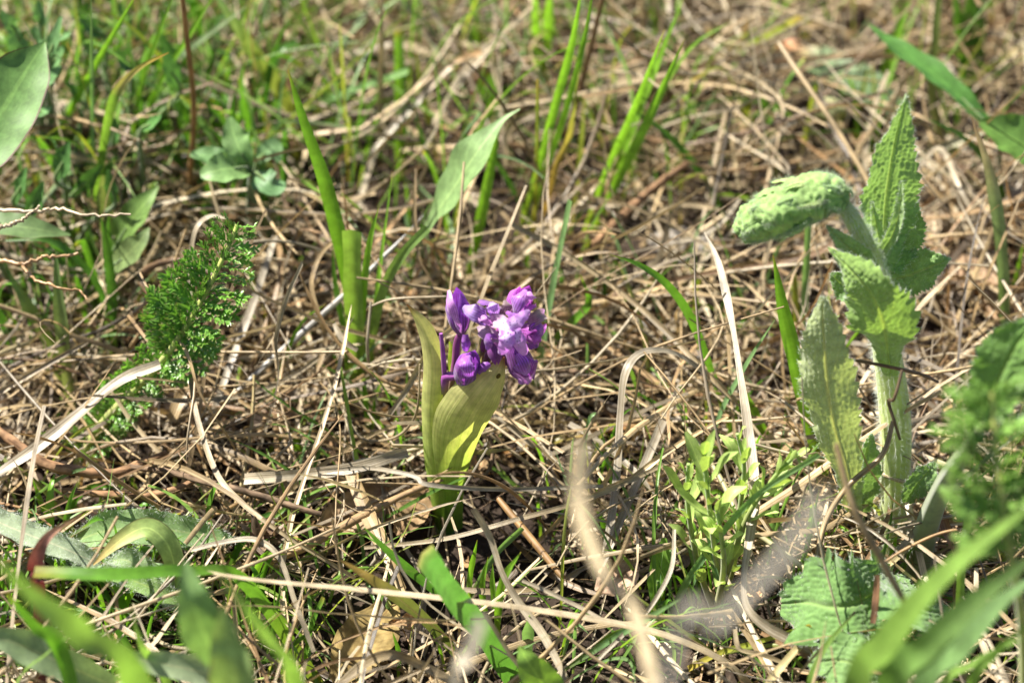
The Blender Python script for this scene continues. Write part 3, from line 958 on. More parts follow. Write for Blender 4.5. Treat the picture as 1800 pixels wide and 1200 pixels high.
straw('broad pale straw ribbon resting over the yarrow stalk', [(-10, 838), (60, 790), (140, 728), (215, 668), (282, 640)], 25, (2.2, 3.2, 4.2), 'w')
straw('thin tan stem hanging across the yarrow leaf', [(246, 478), (282, 550), (328, 618), (352, 690), (398, 762), (425, 810)], 7, (5.5, 4.4, 1.2), 't')
straw('orange thin stem below the yarrow leaf', [(346, 612), (336, 690), (342, 760), (360, 812)], 7, (3, 1), 'o', 't')
straw('long pale straw curving down from the yarrow to the olive blade', [(332, 640), (346, 730), (380, 830), (425, 882), (500, 938), (565, 978), (625, 1015)], 11, (3.5, 2.6, 2.4, 2.2, 1.4), 'p')
straw('flat grey straw leaning over the left orchid leaf', [(680, 735), (712, 690), (738, 640), (762, 605), (796, 574)], 11, (2.0, 4.5, 6.2), 'g', col2='p')
straw('thin looped straw left of the orchid leaf', [(738, 640), (735, 710), (722, 745), (690, 770), (640, 772), (612, 735), (600, 700)], 5, (5, 2.6, 1.5, 1.6), 'p', 't')
straw('hair thin straw lying level behind the left orchid leaf', [(648, 540), (690, 526), (784, 521)], 5, (4, 4.6), 'p', 't')
straw('thin white straw hanging down the grass tuft', [(652, 530), (646, 600), (650, 650), (664, 712)], 6, (4.4, 2.8, 1), 'w', 't')
straw('white flake of straw stuck in the grass tuft', [(588, 568), (602, 596), (628, 616)], 11, (4.2, 3.6), 'w')
straw('thick pale straw stick with a broken end left of the orchid foot', [(430, 842), (520, 834), (620, 822), (716, 793)], 21, (1.4, 2.2, 2.8), 'w', 'r', taper=False)
straw('thin grey straw stretched in front of the orchid foot', [(560, 828), (640, 822), (690, 828), (732, 838), (748, 850), (820, 857), (920, 859), (1060, 854)], 9, (2.2, 3.4, 3.4, 2.6), 'g')
straw('long thin tan straw crossing from the dead leaf to the hooped straw', [(640, 962), (780, 947), (900, 915), (1050, 870), (1210, 795)], 9, (2.0, 2.6, 3.2, 2.5), 'p')
straw('white hairy straw ribbon with a ragged tip below the orchid', [(1005, 1210), (958, 1120), (915, 1060), (884, 1005), (862, 942), (833, 894)], 17, (1.0, 2.4, 4.6), 'w')
straw('broad tan dead blade leaning left of the orchid foot', [(612, 815), (655, 920), (690, 985), (712, 1040)], 30, (1.2, 0.8), 't')
straw('tan curled blade lying below the olive blade', [(590, 1210), (640, 1166), (690, 1149), (745, 1170), (810, 1205)], 19, (1.2, 2.4, 1.4), 'p')
straw('thin white curved straw below the brown soil patch', [(918, 1020), (960, 1038), (1010, 1062), (1070, 1095)], 8, (2.5, 2), 'w')
straw('golden straw stalk leaning from the orchid foot to the soil', [(876, 876), (930, 942), (990, 1015)], 15, (1.6, 0.8), 'o', 't')
straw('white straw curving below the spurge', [(1185, 930), (1180, 1000), (1140, 1070), (1100, 1110), (1050, 1160)], 9, (3, 2, 1.2), 'w')
straw('pale straw slanting from the spurge to the hairy ribbon', [(1150, 1000), (1080, 1070), (1020, 1130), (960, 1190)], 9, (1.6, 1.4), 'p')
straw('pale straw bending down by the dry seed head', [(335, 966), (400, 951), (452, 949), (492, 980), (520, 1060), (552, 1145)], 11, (3, 3.5, 3.2, 1.4), 'w')
straw('white hoop of straw behind the yarrow tip', [(332, 560), (334, 470), (344, 405), (368, 381), (398, 385)], 10, (3, 5.5, 6), 'w')
straw('grey tan straw leaning behind the yarrow leaf', [(376, 720), (405, 640), (442, 540), (484, 415)], 14, (0.6, 2.6), 'g')
straw('wide tan straw leaning right behind the yarrow stalk', [(300, 740), (322, 690), (345, 640)], 24, (1.4, 2.4), 't')
straw('wide hairy pale straw ribbon hanging past the spurge with a curled foot', [(1238, 408), (1264, 465), (1286, 560), (1302, 660), (1316, 760), (1326, 870), (1318, 950), (1308, 1020), (1316, 1068), (1352, 1102), (1412, 1132), (1490, 1178)], 22, (6.6, 6.3, 5.8, 5.2, 4.4, 3.6, 3.0, 2.4, 2.0, 1.8, 1.8, 1.6), 'w', wd=(0.1, 0.5, 0.75, 0.45, 0.55, 0.8, 1.0, 1.0, 0.8, 0.5, 0.75, 1.1, 1.3, 1.2))
straw('curled thin pale straw by the foot of the ribbon', [(1292, 1105), (1300, 1140), (1340, 1150), (1378, 1165)], 10, (2.4, 1.4), 'p')
straw('brown dry stem slanting in front of the basal sage leaves', [(1470, 780), (1500, 890), (1550, 985), (1600, 1075)], 15, (11.5, 9.5, 7.5), 't', 't')
straw('tan hairy stem arching left of the brown stem', [(1430, 1010), (1450, 920), (1490, 855), (1550, 800), (1570, 740)], 11, (2, 3.6, 5), 't', 't')
straw('thin dark stem crossing in front of the sage stalk', [(1498, 632), (1560, 644), (1620, 658), (1650, 672)], 7, (7.2, 7.0), 'b', 't')
straw('thin bent stem clinging to the sage stalk', [(1586, 650), (1572, 700), (1562, 705), (1572, 740), (1582, 772)], 7, (8.2, 6.8, 5.6), 'k', 't')
straw('pink flat dead blade behind the basal sage leaves', [(1648, 880), (1665, 935), (1685, 985)], 20, (3, 1.5), 'r')
straw('small pinkish dead blade between the basal leaves', [(1542, 1010), (1540, 1050), (1534, 1095)], 13, (4.5, 3.2), 'r')
straw('thin dry stem bowed right of the sage foot', [(1550, 990), (1600, 960), (1660, 935), (1730, 925)], 6, (3.5, 4.4), 'o', 't')
straw('grey reclining straw behind the golden one', [(1000, 745), (1050, 775), (1110, 825), (1150, 870)], 15, (1.4, 0.8), 'g')
straw('pale cut straw beside the golden stalk', [(868, 728), (900, 752), (940, 785)], 11, (1.8, 1.2), 'w')
straw('thick dry stem lying in front of the stone', [(1128, 385), (1200, 360), (1275, 372)], 10, (1.5, 1.2), 'p')
for px, wd in (([(705, 265), (790, 258), (880, 268)], 10), ([(770, 70), (860, 85), (940, 70)], 15), ([(620, 90), (700, 82), (770, 95)], 20), ([(560, 330), (600, 350), (660, 340)], 9), ([(1180, 430), (1260, 400), (1300, 350)], 9), ([(1320, 110), (1290, 230), (1300, 330)], 14), ([(1400, 50), (1450, 45), (1500, 60)], 16), ([(440, 60), (500, 30), (580, 24)], 10), ([(1000, 30), (1060, 55), (1110, 50)], 14), ([(560, 60), (630, 110), (660, 180)], 10)):
    straw('blurred pale straw lying in the mat ' + beside(PZ(*px[1], 0)), px, wd, (rng.uniform(1, 2), rng.uniform(1, 2.4)), str(rng.choice(list('ptw'))), group='blurred pale straws at the back')

# twigs and roots
straw('thick reddish brown twig with peeling bark at the left of the yarrow foot', [(-20, 745), (30, 780), (80, 815), (140, 828), (200, 832), (240, 818), (292, 798)], 21, (2.6, 2.2, 1.8, 1.6), 'b', 't', 'twig', mat='bark', rough=0.25)
straw('dark thin twig running on from the reddish twig', [(230, 820), (300, 830), (360, 846), (440, 866), (500, 885), (565, 904)], 14, (1.8, 2.4, 2.0), 'k', 't', 'twig', mat='bark', rough=0.35)
straw('greyish flat twig lying under the dark thin twig', [(110, 862), (180, 868), (250, 872), (310, 860), (345, 842)], 15, (1.4, 1.6), 'b', 't', 'twig', mat='bark', rough=0.3)
straw('knotty brown twig lying slanted behind the orchid', [(1040, 435), (1085, 388), (1150, 330), (1206, 289)], 18, (1.4, 2.6), 'b', 't', 'twig', mat='bark', rough=0.3)
straw('charred dark twig lying right of the orchid flowers', [(940, 655), (990, 650), (1040, 662), (1078, 658)], 11, (1.6, 1.8), 'k', 't', 'twig', mat='bark', rough=0.4)
straw('dark curved rootlet beside the orchid bract', [(858, 765), (866, 790), (862, 820), (842, 847)], 8, (2.6, 1.4), 'k', 't', 'twig', mat='bark', rough=0.2)


def root(label, lines, col):
    P0 = PZ(*lines[0][0][0], 0)
    r = thing('dry_root', P0, label, 'root')
    for px, wd, zs in lines:
        z = np.interp(np.linspace(0, 1, len(px)), np.linspace(0, 1, len(zs)), zs)
        C = spline([PZ(a, b, q) for (a, b), q in zip(px, z)], 34)
        C = C + rng.normal(0, 0.00025, C.shape)
        g = Geo()
        tube(g, C, px2m(wd, C[0]) * 0.5 * np.linspace(1.1, 0.6, 34), np.array(CS[col]), m=6, rough=0.3)
        part('rootlet', g, M['straw'], r)


root('wiggly pale dry root jutting out over the dark leaf', [([(-20, 366), (60, 372), (100, 367), (150, 378), (228, 376)], 7, (8, 8.4)), ([(-10, 402), (35, 388), (70, 362)], 8, (8, 8.3))], 'p')
root('forked dry root hanging in front of the dark hollow', [([(-20, 452), (40, 463), (80, 452), (140, 447)], 8, (6.5, 6.8)), ([(36, 464), (62, 490), (110, 508), (138, 510), (155, 527)], 6, (6.6, 6.2))], 'o')


# dead leaves, stones, seed head
def dead_leaf(label, px, widths, z, col, face=(0.1, -0.4, 1), group=None, curl=0.25):
    C = spline([PZ(a, b, z) for a, b in px], 26)
    W = prof(widths, 26) * px2m(1, C[13]) * 0.5
    g = Geo()
    sd = rng.integers(0, 99)
    strip(g, C, W, face, nu=11, cup=curl, col=col, wave=0.25, wavef=2.3, disp=lambda U, V, w: 0.0016 * (vnoise(U * 3 + sd, V * 6, 3) - 0.5), side=lambda U, V: 1 + 0.16 * (vnoise(V * 14 + sd, np.sign(U) * 3 + 5, 8) - 0.5))
    return top('dead_leaf', g, M['dead_leaf'], label, 'dead leaf', group)


dead_leaf('brown dead leaf lying behind the broad tan blade left of the orchid foot', [(560, 930), (640, 895), (720, 870)], [20, 70, 90, 80, 30], 0.8, (0.42, 0.29, 0.18))
dead_leaf('curled brown dead leaf at the left of the orchid foot', [(700, 940), (730, 890), (752, 850)], [20, 60, 70, 20], 1.0, (0.33, 0.22, 0.12))
dead_leaf('yellowish brown dead leaf under the olive blade', [(590, 1200), (640, 1130), (690, 1060)], [30, 90, 100, 30], 0.8, (0.34, 0.25, 0.10))
dead_leaf('tan crumpled dead leaf right of the sage leaves', [(1620, 470), (1690, 480), (1760, 500)], [20, 70, 60, 10], 1.5, (0.40, 0.28, 0.18))
dead_leaf('pale tan dead leaf behind the sage stalk', [(1600, 440), (1626, 400), (1640, 370)], [20, 60, 50, 10], 1.2, (0.60, 0.48, 0.34))
dead_leaf('cream piece of dead leaf behind the purple flowers', [(940, 430), (970, 405), (1000, 385)], [10, 40, 34, 8], 1.6, (0.74, 0.66, 0.50))
dead_leaf('pinkish tan flake of dead leaf right of the pale blurred straw', [(1050, 1040), (1085, 1015), (1120, 990)], [14, 66, 60, 16], 0.9, (0.55, 0.38, 0.27))
for _ in range(46):
    px, py = rng.uniform(20, 1780), rng.uniform(20, 1180)
    a = rng.random() * 6.28
    L = rng.uniform(14, 30)
    dead_leaf('small curled flake of dead leaf ' + beside(PZ(px, py, 0)), [(px - L * math.cos(a), py - L * 0.6 * math.sin(a)), (px, py + 3), (px + L * math.cos(a), py + L * 0.6 * math.sin(a))], [6, rng.uniform(16, 30), rng.uniform(12, 26), 3], rng.uniform(0.6, 1.8), STRAW_COLS[rng.choice([1, 3, 4, 6, 7, 8])] * rng.uniform(0.7, 1.2), (rng.normal(0, 0.4), rng.normal(-0.2, 0.4), 1), 'flakes of dead leaf', rng.uniform(-0.5, 0.8))


def stone(label, px, py, wpx, hpx, z):
    c = PZ(px, py, z)
    r = px2m(wpx, c) * 0.5
    n, m = 18, 26
    th = np.linspace(0, np.pi, n)[:, None]
    ph = np.linspace(0, 2 * np.pi, m, endpoint=False)[None]
    d = np.stack([np.sin(th) * np.cos(ph), np.sin(th) * np.sin(ph), np.cos(th) + 0 * ph], -1)
    s = rng.integers(0, 50)
    rr = 1 + 0.35 * (vnoise(d[..., 0] * 1.6 + s, d[..., 1] * 1.6 + d[..., 2] * 2, s) - 0.5) + 0.12 * (vnoise(d[..., 0] * 6 + s, d[..., 1] * 6 + d[..., 2] * 5, s) - 0.5)
    v = d * rr[..., None] * np.array([r, r * 0.7, r * hpx / wpx]) + c
    g = Geo()
    g.add(v.reshape(-1, 3), grid_faces(n, m, True), np.zeros((n * m, 2)), np.full((n * m, 3), 0.3))
    top('stone', g, M['stone'], label, 'stone')


stone('flat grey stone lying behind the orchid in the straw', 1205, 432, 130, 50, -0.2)
stone('rough grey stone under the curled foot of the straw ribbon', 1262, 1112, 130, 40, -0.5)
stone('small grey stone between the soil and the hooped straw', 1032, 800, 44, 30, 0.4)
stone('small brown stone under the straw at the left edge', 40, 985, 70, 46, 0.5)

# ---------------------------------------------------------------- broad leaves and herbs
FC = unit(CAM - np.array([0, 0, 0.05]))          # towards the viewer from the orchid
ZUP = np.array([0, 0, 1.0])


def leaf(parent, name, pts, widths, face, mat='leaf', col=(0.10, 0.22, 0.06), cup=0.25, fold=0.0, wave=0.08, n=34, nu=11, label=None, serr=0.0, teeth=16, disp=None, wavef=4):
    col = [(a, np.array(c) * ((1.3, 1.2, 1.0) if mat.startswith('leaf') else (1, 1, 1))) for a, c in col] if isinstance(col, list) else np.array(col) * ((1.3, 1.15, 0.95) if mat != 'sage' else (1.2, 1.08, 0.92)) if mat in ('leaf', 'leaf_margin', 'sage') else col
    C = spline(pts, n)
    W = np.interp(np.linspace(0, 1, n), np.linspace(0, 1, len(widths)), widths)
    W = 0.25 * np.roll(W, 1) + 0.5 * W + 0.25 * np.roll(W, -1)
    W[0], W[-1] = widths[0], widths[-1]
    W = W * np.array([px2m(1, p) for p in C]) * 0.5
    s0 = rng.random() * 9
    side = (lambda U, V: 1 + serr * (((V * teeth + (U > 0) * 0.4) % 1.0) - 0.5) * 2 * (np.abs(U) > 0.8) + 0.05 * np.sin(V * 11 + s0 + U)) if serr else (lambda U, V: 1 + 0.05 * np.sin(V * 9 + s0 + 2 * U))
    g = Geo()
    V, N = strip(g, C, W, face, nu=nu, cup=cup, fold=fold, wave=wave, wavef=wavef, col=col, side=side, disp=disp)
    if parent is None:
        return g, V, N, C
    return part(name, g, M[mat], parent, label), V, N, C


def stem_part(parent, pts, r, col, mat='stalk', name='stem', n=24, m=8, rough=0.0, lump=0.0):
    g = Geo()
    C = spline(pts, n)
    v = tube(g, C, prof(r, n), col, m=m, rough=rough)
    if lump:                             # wrinkled woolly surface
        a, q = np.meshgrid(np.arange(m) / m, np.linspace(0, 1, n))
        h = lump * (0.9 - 1.6 * cell(np.abs(a - 0.5) * 26, q * 19 + a * 3, 3) ** 2) + lump * 1.2 * (vnoise(np.abs(a - 0.5) * 9, q * 7, 5) - 0.5)
        v = v + unit(v - C[:, None, :]) * h[..., None]
        g.v[0] = v.reshape(-1, 3)
        g.c[0] = g.c[0] * (0.8 + 0.45 * vnoise(a * 14, q * 22, 8)).reshape(-1, 1)
    return part(name, g, M[mat], parent), v, C


def herb(name, label, base_px, leaves, cat='plant', mat='leaf', stem_col=(0.16, 0.24, 0.08), stem_r=(0.0013, 0.0009)):
    """leaves: (pixel points with d, widths px, face, colour, cup)"""
    b = PZ(base_px[0], base_px[1], 0)
    rt = thing(name, b, label, cat)
    for pts, wd, fc, col, cup in leaves:
        P = [PD(*p) for p in pts]
        leaf(rt, 'leaf', P, wd, fc, mat, col, cup)
        foot = b + np.array([rng.normal(0, 0.003), rng.normal(0, 0.003), -0.004])
        mid = foot * 0.45 + P[0] * 0.55 + np.array([0, 0, 0.004])
        stem_part(rt, [foot, mid, P[0], P[1]], (stem_r[0], stem_r[1], stem_r[1], 0.0004), stem_col, name='leaf_stalk')
    return rt


GL = (0.13, 0.27, 0.09)
herb('broadleaf_plant', 'large pointed leaf with thin purple margin above the dry roots', (40, 420), [
    ([(-90, 330, 4), (-40, 255, 4), (10, 185, 4.4), (48, 122, 5), (79, 74, 5.6)], [30, 120, 132, 92, 3], unit([0.25, -0.55, 0.8]), (0.10, 0.22, 0.07), 0.3)], mat='leaf_margin')
herb('broadleaf_plant', 'dark oval leaf with dull pointed end just under the dry roots', (20, 520), [
    ([(-60, 372, 7), (0, 392, 6.5), (60, 402, 6.5), (124, 413, 7)], [40, 56, 52, 4], unit([0, -0.3, 1]), (0.10, 0.18, 0.08), 0.2)], mat='leaf_margin')
herb('broadleaf_plant', 'pair of upright green leaves growing between the bent blade and the clover', (205, 520), [
    ([(196, 450, 11), (222, 400, 10), (252, 360, 9.5), (279, 328, 9.5)], [18, 52, 50, 3], unit([-0.3, -0.6, 0.6]), (0.12, 0.23, 0.07), 0.3),
    ([(186, 440, 12), (186, 380, 11), (182, 340, 10.5), (181, 308, 10)], [10, 26, 28, 6], unit([0.3, -0.7, 0.5]), (0.18, 0.25, 0.10), 0.3),
    ([(180, 480, 11), (215, 455, 9), (245, 425, 8), (262, 400, 8)], [10, 40, 46, 4], unit([0, -0.6, 0.7]), (0.15, 0.24, 0.11), 0.2)])
herb('broadleaf_plant', 'lance shaped pale green leaf standing behind the orchid flowers', (728, 470), [
    ([(738, 425, 10.5), (768, 372, 9), (798, 330, 8), (830, 280, 7.2), (858, 242, 7), (885, 210, 7), (914, 192, 7)], [10, 32, 70, 86, 68, 15, 3], unit([-0.55, -0.45, 0.8]), (0.17, 0.30, 0.14), 0.22)])
herb('broadleaf_plant', 'broad dark green leaf pointing left behind the upright sage leaf', (1760, 330), [
    ([(1745, 232, 13), (1690, 172, 13), (1630, 122, 13.5), (1572, 82, 14), (1527, 43, 14.5)], [26, 50, 58, 44, 3], unit([0.3, -0.2, 0.9]), (0.06, 0.17, 0.04), 0.25)])
fz = herb('broadleaf_plant', 'dark leaf with a white hairy margin beside the pinkish green blade', (1800, 420), [
    ([(1850, 300, 11), (1810, 262, 11), (1765, 236, 11), (1722, 216, 11)], [50, 92, 80, 14], unit([0, -0.5, 0.8]), (0.09, 0.20, 0.05), 0.5)])
herb('broadleaf_plant', 'blurred grey green leaf with a rusty end lying in the straw behind the sage', (1600, 215), [
    ([(1595, 205, 21), (1520, 152, 21), (1440, 108, 22), (1368, 72, 23)], [34, 78, 70, 26], unit([0, -0.3, 1]), [(0, (0.10, 0.17, 0.10)), (0.7, (0.15, 0.23, 0.13)), (0.85, (0.3, 0.2, 0.12)), (1, (0.42, 0.2, 0.12))], 0.2)])
herb('broadleaf_plant', 'oblong bright leaf standing at the foot of the spurge', (1158, 1090), [
    ([(1152, 1062, 0.8), (1156, 1020, 0.5), (1164, 980, 0.2), (1168, 945, 0)], [14, 36, 38, 8], unit([-0.2, -0.8, 0.4]), (0.16, 0.34, 0.06), 0.2)])
CLV = (0.15, 0.29, 0.12)
herb('clover_plant', 'clover with broad oval leaflets beside the tan straw behind the yarrow', (440, 440), [
    ([(440, 300, 10), (425, 270, 9.5), (412, 240, 9.5), (404, 206, 9.5)], [8, 46, 50, 10], unit([-0.2, -0.6, 0.7]), CLV, 0.25),
    ([(438, 300, 10), (410, 296, 9), (380, 300, 8.5), (352, 308, 8.5)], [8, 58, 60, 14], unit([0, -0.5, 0.8]), CLV, 0.25),
    ([(436, 296, 11), (400, 282, 11), (365, 274, 11), (334, 272, 11)], [8, 36, 40, 10], unit([0, -0.3, 0.9]), (0.10, 0.22, 0.09), 0.2),
    ([(446, 304, 10), (466, 318, 9.5), (482, 326, 9.5), (496, 318, 10)], [8, 50, 44, 10], unit([0, -0.5, 0.8]), (0.11, 0.24, 0.12), 0.2),
    ([(450, 290, 12), (465, 270, 12), (480, 262, 12), (492, 285, 12)], [6, 30, 36, 8], unit([0.2, -0.5, 0.8]), (0.13, 0.26, 0.13), 0.2)])
hl = []
for (x0, y0, x1, y1, wd) in ((72, 52, 68, 2, 26), (66, 90, 62, 46, 44), (84, 110, 108, 30, 30), (40, 110, 20, 40, 40), (74, 150, 108, 118, 34), (90, 118, 112, 82, 30), (60, 130, 28, 88, 34), (66, 200, 90, 192, 22), (30, 60, 2, 20, 30), (100, 70, 124, 60, 20)):
    dd = rng.uniform(9, 13)
    hl.append(([(x0, y0, dd), (x0 * 0.6 + x1 * 0.4, y0 * 0.6 + y1 * 0.4, dd - 0.5), (x1, y1, dd - 0.8)], [6, wd, 8], unit([rng.normal(0, 0.4), -0.5, 0.8]), np.array((0.11, 0.25, 0.11)) * rng.uniform(0.8, 1.2), 0.25))
herb('leafy_herb', 'leafy herb with small blue green oval leaves behind the purple margined leaf', (75, 300), hl)
hl = []
for _ in range(16):
    x0, y0 = rng.uniform(-10, 330), rng.uniform(40, 400)
    a = rng.uniform(0.5, 2.6)
    ln = rng.uniform(40, 80)
    dd = rng.uniform(15, 19) - (y0 - 40) * 0.022
    hl.append(([(x0, y0, dd), (x0 + math.cos(a) * ln * 0.5, y0 - math.sin(a) * ln * 0.5, dd - 0.6), (x0 + math.cos(a) * ln, y0 - math.sin(a) * ln, dd - 1)], [6, rng.uniform(26, 52), 5], unit([rng.normal(0, 0.5), -0.4, 0.8]), np.array((0.06, 0.16, 0.05)) * rng.uniform(0.7, 1.4), 0.25))
for k in range(0, 16, 4):
    herb('leafy_herb', 'dark leafy herb with four leaves ' + beside(PZ(hl[k][0][0][0] + 10, min(hl[k][0][0][1] + 170, 520), 0)), (hl[k][0][0][0] + 10, min(hl[k][0][0][1] + 170, 520)), hl[k:k + 4])['group'] = 'dark herbs in the dense green corner'
hl = []
for (x0, y0, x1, y1) in ((838, 70, 828, 20), (846, 66, 860, 18), (840, 76, 815, 48), (850, 72, 880, 46)):
    hl.append(([(x0, y0, 24), ((x0 + x1) / 2, (y0 + y1) / 2, 23.5), (x1, y1, 23.3)], [5, 16, 3], unit([0, -0.6, 0.8]), (0.10, 0.24, 0.06), 0.2))
herb('leafy_herb', 'tiny red stemmed herb with four narrow leaves at the back', (848, 200), hl, stem_col=(0.3, 0.08, 0.05))

# woolly grey leaves in the low left
b = PZ(110, 985, 0)
wl = thing('woolly_plant', b, 'grey woolly plant with a scalloped hairy leaf and thick stalk below the twigs', 'plant')
gh = Geo()
for pts, wd, fc, col in (([(410, 948, 2.6), (345, 938, 2.4), (290, 930, 2.2), (235, 928, 2.2), (180, 934, 2.4), (112, 958, 2.8)], [10, 46, 64, 66, 56, 16], unit([0, -0.55, 0.8]), (0.17, 0.30, 0.13)),
                         ([(-30, 905, 1.5), (40, 935, 1.2), (110, 962, 1.0), (175, 992, 1.2)], [44, 46, 44, 30], unit([0, -0.4, 0.9]), (0.26, 0.36, 0.27)),
                         ([(180, 1000, 1.0), (240, 1022, 0.6), (300, 1050, 0.5), (345, 1085, 0.6)], [20, 34, 36, 10], unit([0, -0.6, 0.8]), (0.15, 0.27, 0.09)),
                         ([(320, 1000, 1.0), (270, 1015, 1.0), (225, 985, 1.0), (190, 985, 1.2)], [10, 40, 44, 6], unit([0, -0.5, 0.8]), (0.20, 0.32, 0.17))):
    P = [PD(p[0], p[1], p[2] - 2.2) for p in pts]
    o, V, N, C = leaf(wl, 'leaf', P, wd, fc, 'sage', col, 0.35, wave=0.22, serr=0.05, teeth=9, nu=15)
    E = V[:, [0, 0, -1, -1, 1, -2]].reshape(-1, 3)
    hairs(gh, np.repeat(E, 4, 0) + rng.normal(0, 0.0005, (len(E) * 4, 3)), np.repeat(np.repeat(N, 6, 0), 4, 0), 0.0011, jitter=0.8)
    Q = V.reshape(-1, 3)
    hairs(gh, np.repeat(Q, 2, 0) + rng.normal(0, 0.0005, (len(Q) * 2, 3)), np.repeat(np.repeat(N, V.shape[1], 0), 2, 0), 0.0006, jitter=0.6, width=0.00003)
    stem_part(wl, [b + rng.normal(0, 0.003, 3) * [1, 1, 0] - [0, 0, 0.004], b * 0.4 + P[0] * 0.6, P[0]], (0.0018, 0.0014, 0.001), (0.2, 0.3, 0.15), name='leaf_stalk')
part('hair', gh, M['hair'], wl, kind='stuff')
herb('broadleaf_plant', 'folded light green leaf with pink margin arched over the woolly leaf', (300, 1050), [
    ([(302, 1030, -1.4), (306, 992, -2.0), (290, 950, -2.4), (256, 927, -2.5), (210, 950, -2.6), (164, 992, -2.4)], [18, 36, 44, 36, 24, 3], unit([0.1, -0.5, 0.8]), [(0, (0.2, 0.33, 0.14)), (0.6, (0.26, 0.38, 0.14)), (1, (0.42, 0.33, 0.16))], 0.25)], mat='leaf_margin')
# dry seed head
b = PZ(455, 1000, 0)
sh = thing('dry_seed_head', b, 'brown ragged dry seed head beside the bent pale straw', 'seed head')
c = PZ(455, 950, 2.6)
stem_part(sh, [b - [0, 0, 0.004], (b + c) / 2, c], (0.0012, 0.001), (0.2, 0.14, 0.1), 'straw')
for _ in range(30):
    d = unit([rng.normal(0.6, 0.5), rng.normal(-0.2, 0.5), rng.normal(0.5, 0.4)])
    g = Geo()
    C = spline([c, c + d * 0.004, c + d * 0.008 + rng.normal(0, 0.001, 3)], 7)
    strip(g, C, np.array([0.0004, 0.001, 0.0013, 0.0013, 0.001, 0.0007, 0.0001]), unit(rng.normal(0, 1, 3)), cup=0.6, col=np.array((0.24, 0.17, 0.12)) * rng.uniform(0.6, 1.6))
    part('scale', g, M['straw'], sh)
# round pale bud behind the sage
b = PZ(1470, 262, 0)
rb = thing('round_seed_pod', b, 'round pale green seed pod standing before the rusty ended leaf', 'seed pod')
c = PD(1458, 194, 19)
stem_part(rb, [b - [0, 0, 0.004], (b + c) / 2 + [0.002, 0, 0], c], (0.0012, 0.001), (0.3, 0.3, 0.1))
for a in np.linspace(0, 2 * np.pi, 6, endpoint=False):
    d = np.array([math.cos(a), math.sin(a) * 0.8, 0])
    rr = px2m(32, c)
    g = Geo()
    C = spline([c - [0, 0, rr * 0.8], c + d * rr * 0.85 - [0, 0, rr * 0.3], c + d * rr * 0.85 + [0, 0, rr * 0.35], c + [0, 0, rr * 0.85]], 12)
    strip(g, C, rr * 0.62 * np.sin(np.linspace(0.1, np.pi - 0.1, 12)), d, nu=7, cup=-0.35, col=(0.42, 0.44, 0.22))
    part('pod_valve', g, M['leaf'], rb)

# ---------------------------------------------------------------- orchid
orchid = thing('orchid', (0, 0, 0), 'small purple orchid in bloom with two pale yellow green leaves', 'orchid')


def OP(px, py, y=0.0):
    return PY(px, py, y / 100)


LG = [(0, (0.12, 0.24, 0.04)), (0.2, (0.32, 0.46, 0.09)), (0.45, (0.64, 0.66, 0.24)), (0.93, (0.74, 0.66, 0.32)), (0.97, (0.46, 0.28, 0.12)), (1, (0.36, 0.13, 0.06))]
stem_part(orchid, [OP(783, 938, 0.2), OP(784, 880, 0.2), OP(786, 830, 0.2), OP(790, 770, 0.3), OP(800, 720, 0.3), OP(820, 660, 0.3), OP(846, 620, 0.3), OP(862, 570, 0.4)],
          (0.0030, 0.0030, 0.0028, 0.0024, 0.0021, 0.0018, 0.0016, 0.0012), [(0, (0.10, 0.22, 0.04)), (0.6, (0.22, 0.36, 0.07)), (1, (0.34, 0.36, 0.16))], n=30, m=12)
leaf(orchid, 'leaf', [OP(778, 934, -0.2), OP(769, 870, -0.3), OP(760, 800, -0.4), OP(755, 725, -0.4), OP(758, 650, -0.3), OP(752, 602, -0.2), OP(738, 566, -0.1), OP(715, 535, 0)], [36, 42, 44, 42, 42, 42, 32, 2],
     unit([-0.35, -0.85, 0.3]), 'orchid_leaf', LG, -0.55, n=50, nu=15, wave=0.03)
leaf(orchid, 'leaf', [OP(788, 930, 0.0), OP(785, 850, 0.0), OP(780, 770, 0.1), OP(774, 700, 0.2), OP(771, 650, 0.3), OP(768, 600, 0.4)], [22, 24, 20, 18, 14, 3],
     unit([0.5, -0.8, 0.3]), 'orchid_leaf', [(0, (0.16, 0.32, 0.04)), (0.5, (0.42, 0.48, 0.06)), (1, (0.45, 0.40, 0.07))], 0.5, n=40, nu=9, wave=0.02)
_, BV, BN, BC = leaf(orchid, 'bract', [OP(795, 934, -0.3), OP(793, 860, -0.5), OP(798, 805, -0.7), OP(808, 760, -0.9), OP(824, 724, -1.0), OP(846, 690, -1.0), OP(869, 660, -0.8), OP(887, 627, -0.5)], [38, 42, 62, 84, 96, 88, 58, 2],
     unit([0.1, -0.9, 0.35]), 'orchid_leaf', LG, -0.42, n=60, nu=21, wave=0.02)
g = Geo()
bc = BV[53, 13] + BN[53] * 0.0002
a = np.linspace(0, 2 * np.pi, 10, endpoint=False)
e1 = unit(BV[53, 14] - BV[53, 12])
e2 = np.cross(BN[53], e1)
g.add(np.vstack([bc + (np.cos(t) * e1 * 0.0007 + np.sin(t) * e2 * 0.0009) for t in a] + [bc + BN[53] * 0.0003]), [[i, (i + 1) % 10, 10] for i in range(10)], np.zeros((11, 2)), np.full((11, 3), (0.10, 0.07, 0.01)))
part('brown_spot', g, M['orchid_leaf'], orchid)
PU = (0.50, 0.12, 0.56)
PL = (0.64, 0.30, 0.70)
PD_ = (0.30, 0.045, 0.34)
PB = (0.39, 0.13, 0.58)


